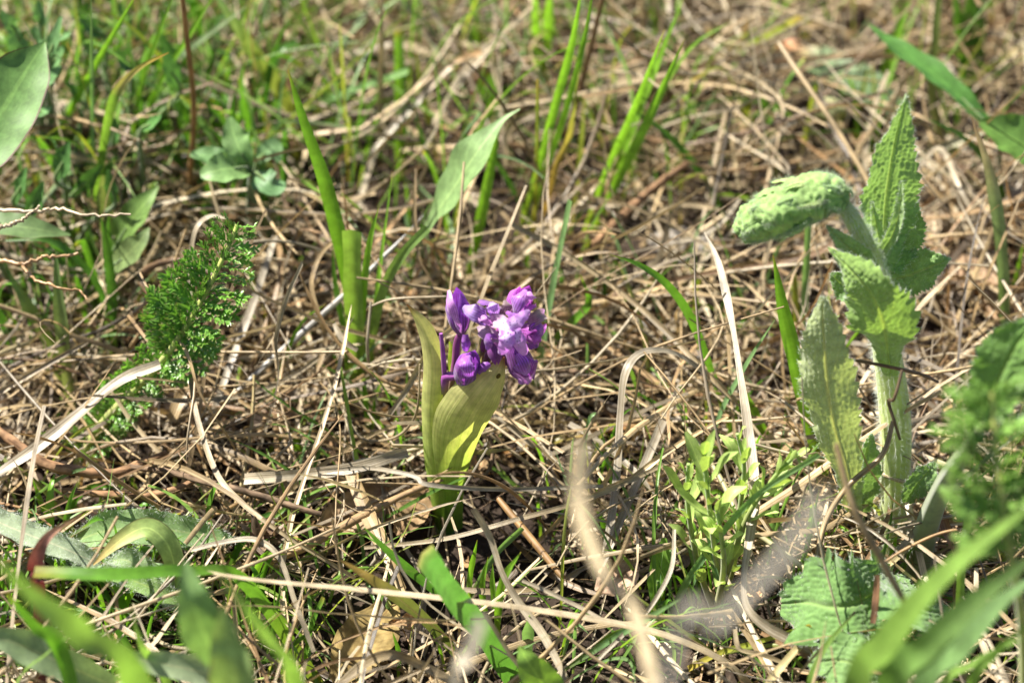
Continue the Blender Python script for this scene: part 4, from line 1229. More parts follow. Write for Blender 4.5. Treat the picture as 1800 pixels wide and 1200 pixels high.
def flower(ov, r=0.0011, col=(0.26, 0.07, 0.22)):
    g = Geo()
    C = spline(ov, 18)
    tube(g, C, prof((r * 0.8, r, r * 1.1, r * 0.8), 18), [(0, (0.25, 0.22, 0.10)), (0.35, col), (1, col)], m=8)
    return part('flower', g, M['purple_stem'], orchid)


def petal(fl, name, pts, wd, face, col, cup=0.4, mat='petal', wave=0.12, nu=11, n=20):
    P = [OP(*p) if len(p) == 3 and not isinstance(p, np.ndarray) else p for p in pts]
    leaf(fl, name, P, wd, face, mat, col, cup, n=n, nu=nu, wave=wave * 1.6, wavef=2.6)


def bud(fl, b, t, rpx, n=5, opening=0.0, phase=0.0, cols=(PU, PD_)):
    b, t = OP(*b), OP(*t)
    ax = t - b
    L = np.linalg.norm(ax)
    A = ax / L
    e1 = unit(FC - (FC @ A) * A)
    e2 = np.cross(A, e1)
    r = px2m(rpx, b)
    for k in range(n):
        f = phase + 6.283 * k / n
        d = math.cos(f) * e1 + math.sin(f) * e2
        k2 = 1.0 if k % 2 == 0 else 0.82
        s = np.linspace(0, 1, 7)
        pts = [b + A * L * x * (1 if k % 2 == 0 else 0.93) + d * r * k2 * (math.sin(math.pi * min(0.06 + 0.86 * x, 1)) ** 0.75 + opening * x * x) for x in s]
        wd = np.array([0.35, 1.0, 1.45, 1.6, 1.4, 0.9, 0.12]) * rpx
        leaf(fl, 'sepal' if k % 2 == 0 else 'petal', pts, wd, d, 'petal', [(0, np.array(cols[1])), (0.5, np.array(cols[k % 2])), (1, np.array(cols[0]) * 1.15)], -0.45, n=20, nu=11, wave=0.1, wavef=1.5)


# upper left flower, closed hood with brownish stripes
f = flower([OP(790, 690, 0), OP(800, 640, 0), OP(804, 600, 0), OP(811, 583, 0)])
bud(f, (811, 588, 0), (802, 511, 0.2), 22, 5, 0.25, 0.5, ((0.34, 0.10, 0.55), (0.20, 0.08, 0.16)))
petal(f, 'sepal', [(808, 584, -0.6), (797, 560, -0.9), (789, 535, -0.9), (787, 511, -0.5)], [8, 22, 24, 8], unit([-0.6, -0.7, 0.3]), PL, -0.4)
petal(f, 'spur', [(818, 588, -0.4), (819, 605, -0.5), (818, 618, -0.4)], [10, 18, 12], FC, PB, -0.6)
# centre flower, wide open, lip to the viewer
f = flower([OP(800, 690, 0.3), OP(836, 650, 0.3), OP(848, 610, 0.2), OP(864, 575, 0)])
petal(f, 'sepal', [(866, 566, -0.5), (850, 556, -0.9), (832, 548, -1.0), (813, 540, -0.7)], [16, 30, 32, 12], unit([-0.3, -0.6, 0.75]), (0.42, 0.28, 0.62), -0.3)
petal(f, 'sepal', [(884, 560, 0.2), (872, 538, -0.3), (858, 529, -0.8), (842, 533, -1.2)], [20, 36, 34, 10], unit([-0.1, -0.3, 0.95]), (0.36, 0.13, 0.52), -0.4)
petal(f, 'sepal', [(872, 568, -0.3), (886, 552, -0.6), (892, 538, -0.6), (888, 527, -0.4)], [14, 30, 28, 6], unit([0.4, -0.7, 0.5]), (0.30, 0.22, 0.22), -0.4)
petal(f, 'petal', [(874, 562, -0.8), (869, 548, -1.2), (866, 538, -1.3), (862, 531, -1.1)], [12, 22, 24, 10], FC, (0.52, 0.34, 0.72), -0.4)
petal(f, 'petal', [(866, 572, -0.9), (855, 570, -1.3), (848, 564, -1.5), (846, 555, -1.3)], [10, 22, 22, 10], unit([-0.4, -0.8, 0.4]), PL, -0.5)
petal(f, 'petal', [(842, 572, -0.6), (852, 582, -1.0), (866, 590, -1.2), (878, 596, -1.2)], [8, 24, 26, 12], unit([-0.2, -0.7, 0.6]), (0.45, 0.33, 0.42), 0.4)
petal(f, 'throat', [(862, 560, -1.1), (872, 564, -1.4), (882, 566, -1.6), (892, 570, -1.8)], [12, 22, 26, 20], unit([0.1, -0.8, 0.6]), (0.72, 0.50, 0.66), 0.5)
petal(f, 'lip', [(882, 566, -1.7), (890, 575, -2.0), (900, 584, -2.1), (910, 592, -1.9)], [18, 38, 40, 22], unit([0.15, -0.85, 0.5]), (0.60, 0.38, 0.78), -0.2, 'lip')
petal(f, 'lip_lobe', [(894, 574, -2.05), (908, 566, -2.2), (920, 556, -2.1), (932, 546, -1.7)], [22, 24, 20, 8], unit([0.1, -0.8, 0.6]), (0.62, 0.30, 0.74), -0.3, 'lip', wave=0.2)
petal(f, 'lip_lobe', [(892, 580, -2.1), (891, 596, -2.3), (886, 610, -2.3), (878, 623, -2.0)], [24, 28, 24, 9], unit([-0.1, -0.9, 0.4]), (0.62, 0.30, 0.74), -0.3, 'lip', wave=0.2)
petal(f, 'lip_lobe', [(902, 580, -2.1), (911, 596, -2.2), (918, 610, -2.1), (924, 624, -1.8)], [22, 26, 22, 12], unit([0.25, -0.9, 0.35]), (0.62, 0.30, 0.74), -0.3, 'lip', wave=0.2)
# upper right flower
f = flower([OP(846, 620, 0.4), OP(870, 590, 0.5), OP(895, 565, 0.5), OP(906, 553, 0.4)])
bud(f, (902, 560, 0.3), (922, 508, 0.2), 22, 5, 0.35, 0.2)
petal(f, 'sepal', [(903, 556, -0.4), (902, 540, -0.8), (910, 522, -0.8), (922, 508, -0.4)], [10, 30, 32, 10], unit([-0.5, -0.6, 0.6]), (0.44, 0.19, 0.60), -0.4)
petal(f, 'petal', [(918, 548, -0.4), (926, 534, -0.8), (934, 522, -0.9), (932, 512, -0.7)], [10, 24, 24, 10], unit([0.4, -0.7, 0.6]), PL, -0.5)
petal(f, 'petal', [(924, 552, -0.5), (934, 545, -0.8), (938, 535, -0.8)], [12, 26, 14], unit([0.5, -0.7, 0.5]), PU, -0.5)
petal(f, 'lip', [(890, 548, -0.8), (902, 555, -1.2), (916, 556, -1.3)], [6, 14, 6], FC, PB, -0.4)
# right flower seen from the side
f = flower([OP(860, 640, 0.5), OP(890, 610, 0.5), OP(915, 590, 0.4), OP(925, 580, 0.3)])
bud(f, (915, 578, 0), (950, 588, -0.3), 17, 5, 0.5, 0.9, (PU, PD_))
petal(f, 'sepal', [(928, 566, -0.5), (940, 560, -0.8), (950, 553, -0.7), (957, 552, -0.3)], [12, 24, 22, 8], unit([0.2, -0.7, 0.7]), [(0, (0.3, 0.14, 0.36)), (0.6, (0.42, 0.36, 0.30)), (1, (0.62, 0.45, 0.66))], 0.6)
petal(f, 'petal', [(934, 582, -0.7), (942, 578, -1.0), (950, 580, -1.0), (954, 590, -0.8)], [10, 22, 22, 8], unit([0.3, -0.8, 0.5]), PB, -0.5)
petal(f, 'petal', [(926, 594, -0.8), (936, 598, -1.0), (946, 596, -1.0), (952, 586, -0.8)], [8, 20, 20, 8], unit([0.2, -0.9, 0.2]), PU, -0.4)
petal(f, 'petal', [(918, 602, -0.5), (930, 606, -0.8), (943, 603, -0.8), (951, 597, -0.5)], [8, 16, 16, 4], unit([0.1, -0.9, 0.1]), (0.30, 0.10, 0.38), 0.4)
petal(f, 'sepal', [(946, 586, -0.4), (954, 578, -0.5), (960, 569, -0.4)], [12, 14, 2], FC, PU, 0.3)
# lower right flower, hanging
f = flower([OP(840, 680, 0.5), OP(870, 660, 0.3), OP(888, 630, 0), OP(896, 612, -0.2)])
bud(f, (896, 600, -0.3), (928, 668, -0.3), 25, 5, 0.15, 0.3, ((0.36, 0.10, 0.48), (0.26, 0.06, 0.38)))
petal(f, 'petal', [(908, 622, -1.3), (916, 636, -1.7), (922, 650, -1.7), (926, 660, -1.4)], [14, 30, 30, 10], unit([0.1, -0.9, 0.3]), PB, -0.5)
petal(f, 'sepal', [(903, 652, -0.9), (915, 664, -1.2), (928, 666, -1.2), (939, 655, -0.9)], [8, 18, 18, 6], unit([0.1, -0.9, -0.1]), PL, 0.4)
petal(f, 'sepal', [(926, 622, -0.6), (936, 634, -0.9), (941, 648, -0.9), (938, 660, -0.6)], [8, 22, 24, 8], unit([0.6, -0.7, 0.3]), PU, -0.4)
# middle bud under the lip
f = flower([OP(830, 680, 0.2), OP(850, 650, 0), OP(860, 620, -0.2), OP(868, 600, -0.3)])
bud(f, (868, 590, -0.6), (872, 640, -0.9), 14, 5, 0.0, 0.4, ((0.26, 0.06, 0.30), (0.14, 0.03, 0.14)))
petal(f, 'petal', [(872, 596, -1.1), (863, 594, -1.4), (856, 602, -1.4), (854, 614, -1.1)], [8, 20, 22, 8], unit([-0.4, -0.8, 0.4]), PB, -0.4)
# lower left bud facing the viewer
f = flower([OP(781, 690, -0.3), OP(783, 664, -0.4), OP(794, 661, -0.5), OP(806, 660, -0.6)], 0.0013, (0.34, 0.09, 0.36))
bud(f, (812, 676, -0.4), (830, 620, -0.9), 23, 5, 0.0, 0.1, ((0.32, 0.08, 0.48), (0.20, 0.05, 0.42)))
petal(f, 'petal', [(824, 664, -1.6), (820, 650, -1.9), (821, 636, -1.8), (827, 624, -1.4)], [14, 30, 28, 8], unit([-0.1, -0.9, 0.4]), PB, -0.5)
petal(f, 'sepal', [(812, 674, -1.3), (804, 658, -1.5), (806, 640, -1.5), (814, 624, -1.2)], [10, 22, 22, 6], unit([-0.6, -0.7, 0.3]), (0.38, 0.10, 0.50), -0.5)
petal(f, 'spur', [(838, 654, -0.8), (850, 646, -0.8), (862, 640, -0.7)], [14, 18, 10], unit([0, -0.9, 0.4]), PB, -0.6)
# tall withered ovary at the left
f = flower([OP(782, 700, -0.3), OP(781, 660, -0.4), OP(779, 625, -0.4), OP(775, 586, -0.3)], 0.0007, (0.33, 0.11, 0.36))
petal(f, 'bract', [(790, 700, 0.2), (796, 660, 0.3), (794, 620, 0.4), (790, 600, 0.4)], [10, 20, 16, 3], unit([0.2, -0.9, 0.3]), (0.30, 0.36, 0.08), 0.4, 'orchid_leaf')
petal(f, 'bract', [(828, 690, 0.1), (838, 655, 0.1), (846, 615, 0.1), (850, 585, 0.2)], [12, 18, 16, 6], unit([0.1, -0.9, 0.3]), (0.44, 0.42, 0.22), -0.4, 'orchid_leaf')

# ---------------------------------------------------------------- woolly sage
SB = PZ(1578, 985, 0)
sage = thing('woolly_sage', SB, 'woolly sage with thick hairy stalk, wrinkled leaves and nodding bud head', 'plant')
SY = SB[1] * 100


def SP(px, py, y=0.0):
    return PY(px, py, (SY + y) / 100)


gh = Geo()
SG = (0.22, 0.38, 0.15)
st, SV, SC = stem_part(sage, [SP(1580, 1000, 0), SP(1572, 930, 0.1), SP(1574, 840, 0.3), SP(1575, 760, 0.5), SP(1568, 680, 0.8), SP(1556, 600, 0.9), SP(1546, 520, 1.0), SP(1533, 462, 0.9), SP(1512, 412, 0.8), SP(1488, 368, 0.8), SP(1462, 345, 0.9)],
                       (0.0040, 0.0042, 0.0044, 0.0046, 0.0046, 0.0042, 0.0036, 0.0032, 0.0028, 0.0024, 0.0018), [(0, (0.50, 0.56, 0.22)), (0.5, (0.56, 0.64, 0.24)), (1, (0.55, 0.62, 0.30))], n=60, m=18)
SN = unit(SV - SC[:, None, :])
k = rng.integers(0, 60 * 18, 14000)
P = SV.reshape(-1, 3)[k] + SN.reshape(-1, 3)[k] * 0.0001
hairs(gh, P + (SC[k // 18] - SC[np.maximum(k // 18 - 1, 0)]) * rng.random((14000, 1)), SN.reshape(-1, 3)[k] + np.array([0, 0, -0.2]), 0.0017, (0.85, 0.87, 0.84), 0.000022, 0.45)


def rugose(cellmm=1.4, amp=0.0008, Lm=0.05):
    s = rng.integers(0, 90)

    def f(U, V, W):
        wm = np.max(W)
        x = U * W / (cellmm / 1000)
        y = V * Lm / (cellmm / 1000)
        d = cell(x + s, y + s, s)
        vein = np.clip(np.abs(U) / 0.10, 0, 1)
        return amp * (1.0 - 1.5 * d * d) * vein - 0.0004 * (1 - vein)
    return f


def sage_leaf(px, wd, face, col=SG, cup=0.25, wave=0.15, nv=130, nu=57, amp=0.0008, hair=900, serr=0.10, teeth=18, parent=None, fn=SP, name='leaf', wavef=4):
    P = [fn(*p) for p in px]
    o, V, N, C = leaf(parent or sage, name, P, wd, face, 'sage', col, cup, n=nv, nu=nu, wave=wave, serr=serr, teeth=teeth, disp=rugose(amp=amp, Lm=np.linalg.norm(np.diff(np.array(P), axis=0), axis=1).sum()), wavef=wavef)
    Q = V.reshape(-1, 3)
    k = rng.integers(0, len(Q), hair)
    NN = np.repeat(N, V.shape[1], 0)[k]
    hairs(gh, Q[k], NN * rng.choice([-1, 1], (hair, 1)), 0.0006, (0.7, 0.76, 0.66), 0.000035, 0.6)
    E = np.vstack([V[:, 0], V[:, -1]])
    out = np.vstack([unit(V[:, 0] - V[:, 3]), unit(V[:, -1] - V[:, -4])])
    hairs(gh, np.repeat(E, 3, 0), np.repeat(out, 3, 0), 0.0008, (0.8, 0.84, 0.78), 0.000035, 0.6)


# tall leaf at the back, face to the light
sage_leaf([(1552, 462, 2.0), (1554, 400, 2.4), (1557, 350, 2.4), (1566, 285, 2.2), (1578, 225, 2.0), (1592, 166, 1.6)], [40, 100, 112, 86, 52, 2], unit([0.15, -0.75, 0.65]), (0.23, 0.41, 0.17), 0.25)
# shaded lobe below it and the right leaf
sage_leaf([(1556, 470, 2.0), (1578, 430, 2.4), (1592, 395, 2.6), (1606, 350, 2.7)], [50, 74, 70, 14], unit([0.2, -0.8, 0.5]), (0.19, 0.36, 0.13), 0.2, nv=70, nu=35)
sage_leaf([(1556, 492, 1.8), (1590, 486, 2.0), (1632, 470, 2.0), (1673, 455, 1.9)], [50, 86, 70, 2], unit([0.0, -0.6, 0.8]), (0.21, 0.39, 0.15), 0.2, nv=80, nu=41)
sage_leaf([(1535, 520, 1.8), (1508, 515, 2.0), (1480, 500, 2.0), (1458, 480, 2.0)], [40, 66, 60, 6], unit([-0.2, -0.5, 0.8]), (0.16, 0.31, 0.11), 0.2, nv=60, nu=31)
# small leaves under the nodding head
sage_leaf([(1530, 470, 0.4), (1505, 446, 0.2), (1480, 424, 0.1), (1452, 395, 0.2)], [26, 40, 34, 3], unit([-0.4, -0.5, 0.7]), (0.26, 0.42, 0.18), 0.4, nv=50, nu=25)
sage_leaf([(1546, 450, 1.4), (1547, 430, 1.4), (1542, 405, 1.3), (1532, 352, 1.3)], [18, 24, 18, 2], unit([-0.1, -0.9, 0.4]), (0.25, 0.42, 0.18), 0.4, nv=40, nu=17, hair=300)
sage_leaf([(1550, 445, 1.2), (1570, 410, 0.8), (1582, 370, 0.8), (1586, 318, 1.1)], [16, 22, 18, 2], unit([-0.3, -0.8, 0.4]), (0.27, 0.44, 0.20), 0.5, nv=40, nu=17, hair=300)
# front leaf, pale under side to the viewer
sage_leaf([(1566, 660, 0.0), (1561, 618, -0.5), (1552, 565, -1.0), (1532, 518, -1.2), (1500, 478, -1.0), (1456, 434, -0.4)], [24, 52, 122, 104, 60, 3], unit([-0.15, -0.95, 0.1]), (0.25, 0.43, 0.13), -0.35, wave=0.3, amp=0.0005, wavef=3)
# upright hairy leaf at the left of the stalk, net veined under side
sage_leaf([(1500, 900, -0.6), (1490, 830, -1.0), (1468, 755, -1.2), (1456, 690, -1.3), (1450, 620, -1.3), (1447, 570, -1.2), (1446, 520, -1.0)], [26, 48, 78, 100, 96, 70, 8], unit([-0.25, -0.9, 0.2]), (0.34, 0.45, 0.24), -0.3, wave=0.2, amp=0.0006, hair=3500)
sage_leaf([(1512, 900, -0.2), (1512, 850, -0.4), (1520, 800, -0.4), (1530, 760, -0.2)], [30, 70, 60, 6], unit([0.4, -0.8, 0.3]), (0.18, 0.33, 0.13), 0.3, nv=60, nu=31)
sage_leaf([(1592, 880, -0.5), (1612, 850, -0.6), (1630, 830, -0.5), (1642, 812, -0.3)], [16, 50, 44, 6], unit([0.2, -0.7, 0.6]), (0.17, 0.32, 0.12), 0.3, nv=50, nu=25)
# basal leaves
BZ = lambda px, py, z: PZ(px, py, z + 0.9)
sage_leaf([(1568, 1010, 1.2), (1540, 1040, 2.6), (1500, 1062, 3.0), (1458, 1066, 2.9), (1420, 1058, 2.6), (1376, 1060, 2.0)], [26, 100, 160, 178, 150, 34], unit([0.15, -0.65, 0.7]), (0.13, 0.27, 0.09), 0.2, wave=0.2, serr=0.16, teeth=9, fn=BZ, nv=120, nu=71)
sage_leaf([(1560, 1180, 0.8), (1520, 1170, 2.4), (1470, 1160, 2.4), (1425, 1165, 1.8)], [20, 90, 100, 14], unit([0, -0.5, 0.8]), (0.14, 0.27, 0.10), 0.2, serr=0.14, teeth=8, fn=BZ, nv=70, nu=41)
sage_leaf([(1570, 1010, 1.4), (1590, 1050, 3.2), (1620, 1070, 3.6), (1665, 1080, 3.2)], [24, 100, 120, 20], unit([0.1, -0.5, 0.8]), (0.14, 0.28, 0.10), 0.2, serr=0.14, teeth=9, fn=BZ, nv=80, nu=45)
# nodding head of overlapping bracts
HP = [SP(1482, 358, 0.8), SP(1462, 346, 0.8), SP(1435, 346, 0.8), SP(1400, 358, 0.8), SP(1360, 376, 0.9), SP(1325, 394, 1.0), SP(1300, 410, 1.0)]
HC = spline(HP, 40)
HR = prof([26, 34, 40, 42, 40, 34, 24, 8], 40)
hT = unit(np.gradient(HC, axis=0))
stem_part(sage, HP, np.array([0.0026, 0.0046, 0.0058, 0.0061, 0.0058, 0.0046, 0.0018]), (0.30, 0.46, 0.15), mat='sage', name='head_axis', n=110, m=56, lump=0.0014)
for k in range(40):
    i = int(2 + 36 * (k / 40) ** 0.95)
    T = hT[i]
    e1 = unit(ZUP - (ZUP @ T) * T)
    e2 = np.cross(T, e1)
    f = k * 2.39996 + rng.normal(0, 0.2)
    d = math.cos(f) * e1 + math.sin(f) * e2
    r = px2m(HR[i], HC[i])
    L = r * rng.uniform(0.8, 1.3)
    p0 = HC[i] + d * r * 0.74 - T * L * 0.3
    oo = rng.uniform(-0.15, 0.25)
    pts = [p0, p0 + d * r * 0.30 + T * L * 0.3, p0 + d * r * (0.34 + oo * 0.3) + T * L * 0.7, p0 + d * r * (0.2 + oo) + T * L * rng.uniform(0.9, 1.3)]
    g = Geo()
    C = spline(pts, 12)
    W = prof([0.12, 0.24, 0.22, 0.12, 0.02], 12) * r * rng.uniform(0.7, 1.2)
    V, N = strip(g, C, W, d, nu=9, cup=-0.3, col=np.array([(0.28, 0.45, 0.15), (0.42, 0.54, 0.20), (0.24, 0.40, 0.14)][k % 3]) * rng.uniform(0.8, 1.2), disp=lambda U, V, w: 0.00025 * (vnoise(U * 4 + k, V * 6, 2) - 0.5) + 0.0004 * (np.abs(U) < 0.12))
    part('bract', g, M['sage'], sage)
    Q = V.reshape(-1, 3)
    kk = rng.integers(0, len(Q), 320)
    hairs(gh, Q[kk], np.repeat(N, 9, 0)[kk] + T * 0.3, 0.0014, (0.6, 0.7, 0.5), 0.000022, 0.7)
part('hair', gh, M['hair'], sage, kind='stuff')
# blurred leaf with its thick stalk, right of the sage
b = PZ(1610, 1015, 0)
gh = Geo()
sg2 = thing('woolly_sage', b, 'second sage shoot with a thick olive stalk and one broad leaf', 'plant')
stem_part(sg2, [b - [0, 0, 0.004], PD(1628, 930, -0.5), PD(1660, 850, -4), PD(1700, 790, -8), PD(1730, 740, -9.3)], (0.0042, 0.0036, 0.003, 0.0024, 0.001), (0.22, 0.26, 0.12))
sage_leaf([(1712, 760, -8.8), (1738, 705, -9.5), (1762, 650, -10), (1790, 600, -10.4), (1830, 550, -10.6)], [20, 80, 110, 90, 6], unit([-0.2, -0.7, 0.6]), (0.15, 0.32, 0.08), 0.2, parent=sg2, fn=PD, nv=60, nu=31, hair=400)
part('hair', gh, M['hair'], sg2, kind='stuff')


# ---------------------------------------------------------------- yarrow
def pinna_mesh(seed, col, tipcol):
    r = np.random.default_rng(seed)
    g = Geo()
    C = spline([[0, 0, 0], [0.5, 0, 0.06], [1, 0, 0.02]], 8)
    strip(g, C, prof([0.03, 0.035, 0.02, 0.004], 8), (0, 0, 1), col=col, fold=0.3)
    for k in range(6):
        s = 0.10 + 0.86 * k / 6
        for sg in (-1, 1):
            L = (0.22 * math.sin(math.pi * min(1, s * 0.7 + 0.25)) + 0.10) * r.uniform(0.8, 1.2)
            a = sg * r.uniform(0.4, 0.75)
            p = np.array([s, 0, 0.04])
            d = np.array([math.cos(a), math.sin(a), r.normal(0.25, 0.25)])
            for q, aa, l2 in ((0, 0, 1.0), (0.35, sg * 0.55, 0.6)):
                d2 = np.array([d[0] * math.cos(aa) - d[1] * math.sin(aa), d[0] * math.sin(aa) + d[1] * math.cos(aa), d[2] + r.normal(0, 0.15)])
                p0 = p + d * L * q
                CC = spline([p0, p0 + d2 * L * l2 * 0.5 + [0, 0, 0.02], p0 + d2 * L * l2], 6)
                strip(g, CC, np.array([0.02, 0.036, 0.044, 0.040, 0.026, 0.003]) * (0.7 + 0.3 * l2), (0, 0, 1), col=[(0, col), (0.75, col), (1, tipcol)], fold=0.4)
    return g.mesh('leaflet', M['yarrow'])


def place(o, parent, p, xd, zd, s):
    X = unit(xd)
    Z = unit(zd - (np.asarray(zd) @ X) * X)
    Yv = np.cross(Z, X)
    from mathutils import Matrix
    q = p - world_loc(parent)
    m = Matrix([[X[0] * s, Yv[0] * s, Z[0] * s, q[0]], [X[1] * s, Yv[1] * s, Z[1] * s, q[1]], [X[2] * s, Yv[2] * s, Z[2] * s, q[2]], [0, 0, 0, 1]])
    o.parent = parent
    o.matrix_local = m


def frond(label, pts, base, lengths, count, col, tipcol, rach=(0.48, 0.50, 0.16), r=(0.0017, 0.0012, 0.0006), facing=FC, rows=3):
    rt = thing('yarrow_leaf', base, label, 'yarrow')
    C = spline(pts, 120)
    stem_part(rt, C[::4], r, rach, name='stalk', n=40)
    T = unit(np.gradient(C, axis=0))
    ms = [pinna_mesh(s, np.array(col) * f, tipcol) for s, f in zip(range(6), (0.8, 1.0, 1.15, 0.9, 1.05, 1.25))]
    i0 = int(120 * lengths[0][0])
    for k in range(count):
        f = lengths[0][0] + (0.99 - lengths[0][0]) * k / count
        i = int(f * 119)
        L = px2m(float(np.interp(f, [a for a, _ in lengths], [q for _, q in lengths])), C[i])
        e1 = unit(facing - (facing @ T[i]) * T[i])
        e2 = np.cross(T[i], e1)
        for sgn in ((-1, 1, 0) if rows == 3 else (-1, 1)):
            if sgn == 0 and k % 2:
                continue
            a = (sgn * rng.uniform(1.0, 1.9)) if sgn else rng.uniform(-0.9, 0.9)
            d = e1 * math.cos(a) + e2 * math.sin(a) + T[i] * rng.uniform(0.2, 0.6)
            o = link(bpy.data.objects.new('leaflet', ms[int(rng.integers(0, 6))]))
            place(o, rt, C[i], d + (0 if sgn else 0.5) * T[i], e1 * 0.45 + T[i] * 0.9 + rng.normal(0, 0.25, 3), L * rng.uniform(0.85, 1.15) * (1 if sgn else 0.55))
    return rt


yb = PZ(135, 800, 0)
yp = [yb - [0, 0, 0.003]] + [PY(a, c_, yb[1] + dy / 100) for a, c_, dy in ((182, 742, -0.2), (232, 690, -0.6), (280, 640, -1.0), (312, 598, -1.2), (338, 556, -1.2), (362, 514, -1.0), (388, 462, -0.6), (408, 420, -0.2), (420, 384, 0.2))]
frond('feathery yarrow leaf leaning right with a pink tinged tip', yp, yb, [(0.02, 46), (0.36, 54), (0.44, 70), (0.5, 92), (0.62, 88), (0.8, 66), (0.92, 50), (1, 34)], 40, (0.17, 0.36, 0.06), (0.32, 0.25, 0.12))
b = PZ(1800, 1560, 0)
frond('blurred feathery yarrow frond hanging before the second sage shoot', [b, PD(1800, 1150, -11), PD(1782, 1000, -14), PD(1760, 880, -15), PD(1748, 760, -15), PD(1742, 670, -15)], b, [(0.62, 100), (0.75, 120), (0.9, 100), (1, 60)], 18, (0.22, 0.38, 0.09), (0.28, 0.38, 0.1), rows=2)
b = PZ(1440, 1330, 0)
frond('small yarrow frond with yellow stalk under the bright foreground blades', [b, PD(1470, 1220, -3), PD(1520, 1160, -4), PD(1580, 1110, -4.5), PD(1660, 1062, -4.5)], b, [(0.35, 40), (0.7, 46), (1, 26)], 16, (0.15, 0.30, 0.09), (0.2, 0.28, 0.1), rach=(0.45, 0.42, 0.10), rows=2)

# ---------------------------------------------------------------- spurge like plant
eb = PZ(1262, 1100, 0)
eu = thing('leafy_spurge', eb, 'pale green bushy spurge with many narrow leaves beside the straw ribbon', 'plant')
EY = eb[1]
for stem, nl, ll in (([(1262, 1100, 0), (1268, 1040, 0), (1258, 980, -0.1), (1248, 900, -0.2), (1240, 830, -0.3), (1238, 788, -0.3)], 17, 62),
                     ([(1258, 1080, 0.3), (1232, 1010, 0.4), (1216, 940, 0.5), (1208, 870, 0.5), (1210, 815, 0.4)], 12, 56),
                     ([(1266, 1040, -0.1), (1290, 970, 0.0), (1318, 900, 0.1), (1360, 840, 0.2), (1402, 796, 0.2)], 15, 56),
                     ([(1262, 1060, -0.4), (1272, 1000, -0.6), (1268, 940, -0.8), (1258, 890, -0.8)], 9, 52),
                     ([(1264, 1070, 0.6), (1290, 990, 0.8), (1300, 900, 0.9), (1308, 820, 0.9), (1296, 762, 0.9)], 12, 52)):
    P = [PY(a, c_, EY + q / 100) for a, c_, q in stem]
    _, _, C = stem_part(eu, P, (0.0011, 0.0008, 0.0005), [(0, (0.34, 0.30, 0.10)), (1, (0.30, 0.42, 0.14))], n=40)
    T = unit(np.gradient(C, axis=0))
    for k in range(nl):
        i = int(8 + 31 * (k / nl) ** 0.7)
        e1 = unit(FC - (FC @ T[i]) * T[i])
        e2 = np.cross(T[i], e1)
        a = k * 2.4 + rng.normal(0, 0.3)
        d = e1 * math.cos(a) + e2 * math.sin(a)
        L = px2m(1.2 * ll * rng.uniform(0.7, 1.2) * (0.7 if k > nl - 4 else 1), C[i])
        out = 0.35 if k > nl - 5 else rng.uniform(0.4, 0.7)
        pts = [C[i], C[i] + T[i] * L * 0.3 + d * L * out * 0.45, C[i] + T[i] * L * 0.65 + d * L * out * 0.8, C[i] + T[i] * L * rng.uniform(0.7, 1.0) + d * L * out * rng.uniform(1.0, 1.4)]
        g = Geo()
        CC = spline(pts, 14)
        strip(g, CC, prof([0.05, 0.12, 0.17, 0.15, 0.02], 14) * L, T[i] - d * 0.3, nu=5, cup=0.35, col=np.array((0.42, 0.56, 0.16)) * rng.uniform(0.7, 1.2))
        part('leaf', g, M['leaf'], eu)

# ---------------------------------------------------------------- things close to the lens
def fg_blade(label, pts, wpx, col, rootpx, name='grass_shoot', tip='p', mat='grass', cat='grass', base_first=True):
    b = PZ(rootpx[0], rootpx[1], -0.3)
    P = [b] + [PD(*p) for p in pts]
    g = Geo()
    blade(g, P, wpx, col, tip, spread=0.3, n=40, fold=0.2, lift=0.8)
    return top(name, g, M[mat], label, cat)


LGN = [(0, (0.22, 0.37, 0.07)), (1, (0.27, 0.43, 0.11))]
fg_blade('wide blurred light green blade bending over the low left grass', [(260, 1240, -17), (140, 1115, -20), (60, 1050, -21), (-20, 970, -22)], 48, LGN, (420, 1750))
fg_blade('level dark green blade lying over the woolly stalk', [(430, 1024, -4), (330, 1004, -7), (200, 1010, -8), (60, 1006, -8)], 22, 'G', (560, 1200), tip='c')
fg_blade('blurred green blade slanting right below the dry seed head', [(530, 1230, -15), (460, 1110, -18), (385, 1005, -19)], 24, LGN, (620, 1600))
fg_blade('blurred dark blade near the wide light green blade', [(120, 1180, -9), (60, 1100, -10), (10, 1040, -11)], 22, 'G', (200, 1600))
fg_blade('broad bright blurred blade sweeping right, the upper one of a bunch', [(1500, 1240, -15), (1560, 1130, -17), (1660, 1010, -18.5), (1830, 875, -20)], 46, [(0, (0.22, 0.37, 0.06)), (1, (0.26, 0.42, 0.09))], (1440, 1700))
fg_blade('broad blurred blade sweeping right under the upper one', [(1560, 1240, -15), (1630, 1140, -17), (1720, 1050, -18), (1840, 960, -19)], 46, [(0, (0.18, 0.33, 0.07)), (1, (0.24, 0.38, 0.13))], (1520, 1700))
fg_blade('broad blurred grey green blade lowest of the sweeping bunch', [(1620, 1240, -12), (1690, 1140, -14), (1760, 1060, -15), (1840, 1000, -16)], 40, [(0, (0.17, 0.31, 0.09)), (1, (0.22, 0.35, 0.15))], (1600, 1650))
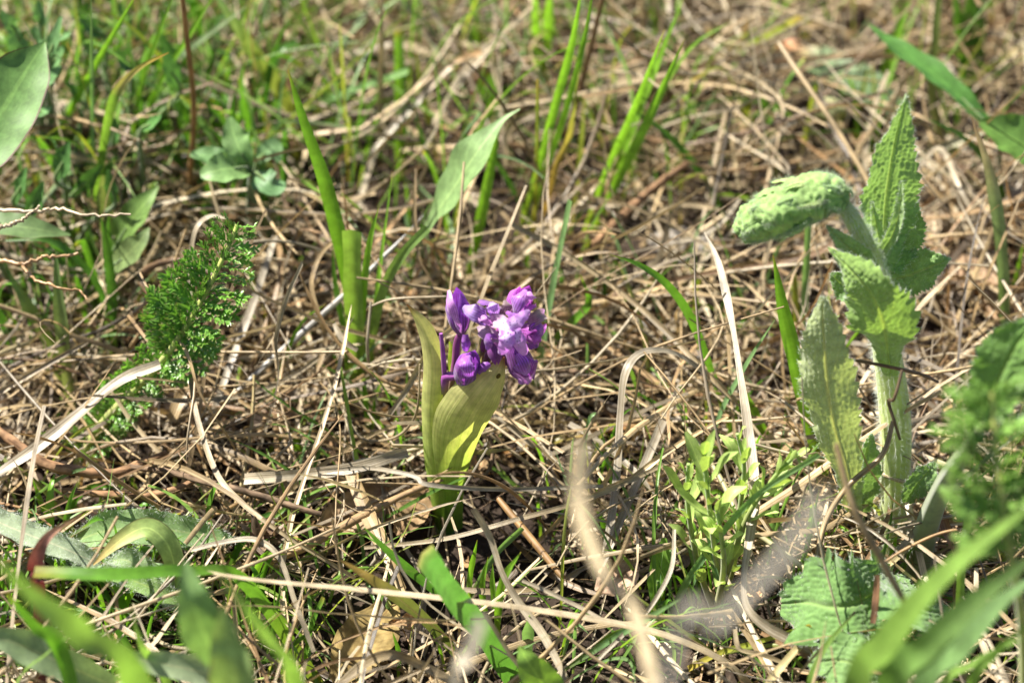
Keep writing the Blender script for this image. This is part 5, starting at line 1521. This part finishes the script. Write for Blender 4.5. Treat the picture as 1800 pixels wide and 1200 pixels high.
for q, (x0, y0, x1, y1, dd) in enumerate(((1480, 1240, 1690, 1000, -11), (1700, 1240, 1830, 1080, -13), (1420, 1240, 1500, 1080, -7), (1650, 1240, 1800, 1120, -12), (20, 1240, 180, 1080, -9), (300, 1240, 230, 1060, -9))):
    fg_blade(['thin blurred blade arching under the sweeping bunch', 'thin blurred blade beside the lowest sweeping blade', 'thin blade standing left of the sweeping bunch', 'slim blurred blade among the sweeping bunch', 'thin blurred blade crossing the wide light green blade', 'thin blurred blade left of the folded leaf pair'][q], [(x0, y0, dd + 2), ((x0 + x1) / 2 - 14, (y0 + y1) / 2 - 14, dd), (x1, y1, dd - 1.5)], 14, LGN, (x0 - 30, 1600))
fg_blade('narrow blurred blade standing before the second sage shoot', [(1692, 990, -5), (1706, 900, -7), (1722, 800, -9)], 15, LGN, (1680, 1200))
fg_blade('blurred grey straw standing close before the hooped straw', [(1140, 1160, -22), (1060, 1010, -25), (1018, 890, -27), (1022, 775, -28)], 20, (0.80, 0.71, 0.56), (1260, 1800), 'dry_straw', 'c', 'thin_straw', 'dry grass')
fg_blade('short blurred grey straw close before the wide cut blade', [(800, 1230, -22), (822, 1160, -24), (848, 1085, -25)], 22, (0.80, 0.72, 0.58), (780, 1750), 'dry_straw', 'c', 'thin_straw', 'dry grass')
fg_blade('very blurred pale straw leaning across before the spurge', [(1170, 1230, -33), (1270, 1090, -35), (1380, 970, -36), (1445, 870, -36.5)], 17, (0.70, 0.66, 0.58), (1060, 2300), 'dry_straw', 'c', 'thin_straw', 'dry grass')
fg_blade('long pale straw bridging from the woolly leaves to the ribbon foot', [(1290, 1175, -2.5), (1180, 1120, -3.2), (1060, 1092, -4), (950, 1074, -4.6), (850, 1060, -5), (620, 1036, -5.5), (450, 1020, -6), (326, 1000, -6.4)], 15, (0.66, 0.55, 0.38), (1360, 1260), 'dry_straw', 'c', 'straw', 'dry grass')
fg_blade('red and brown withered leaf tip curling by the woolly stalk', [(70, 1060, -5), (62, 1000, -6), (82, 945, -6.6), (140, 905, -7)], 22, [(0, (0.10, 0.07, 0.05)), (0.6, (0.3, 0.06, 0.07)), (0.8, (0.5, 0.25, 0.2)), (1, (0.6, 0.4, 0.2))], (80, 1350), 'withered_leaf', 'p', 'dead_leaf', 'dead leaf')
b = PZ(400, 1650, 0)
fgp = thing('broadleaf_plant', b, 'blurred folded pair of smooth green leaves below the woolly plant', 'plant')
for pts, wd, fc, col, mt in (([(380, 1160, -13), (356, 1105, -14), (338, 1050, -14.5), (326, 985, -14.5)], [36, 78, 66, 6], unit([0.2, -0.8, 0.5]), (0.17, 0.32, 0.13), 'leaf'),
                             ([(415, 1250, -14), (412, 1180, -15.5), (402, 1120, -16), (392, 1060, -16.5)], [60, 92, 66, 4], unit([-0.2, -0.8, 0.5]), (0.22, 0.36, 0.15), 'leaf_margin'),
                             ([(420, 1200, -7), (360, 1182, -8), (280, 1165, -8.5), (190, 1150, -9)], [40, 50, 46, 8], unit([0, -0.6, 0.8]), (0.24, 0.34, 0.22), 'sage'),
                             ([(200, 1205, -6), (120, 1170, -7), (40, 1135, -7.5), (-40, 1110, -8)], [30, 56, 60, 20], unit([0, -0.6, 0.8]), (0.20, 0.31, 0.18), 'sage')):
    P = [PD(*p) for p in pts]
    leaf(fgp, 'leaf', P, wd, fc, mt, col, 0.3)
    stem_part(fgp, [b - [0, 0, 0.004], b * 0.5 + P[0] * 0.5, P[0]], (0.0016, 0.0012, 0.001), (0.2, 0.3, 0.1), name='leaf_stalk')
herb('broadleaf_plant', 'blurred bright leaf standing below the short dark blade tip', (950, 1500), [
    ([(975, 1250, -6), (955, 1205, -6.5), (930, 1165, -7), (912, 1135, -7)], [50, 70, 56, 4], unit([0.1, -0.8, 0.5]), (0.18, 0.35, 0.07), 0.2)])
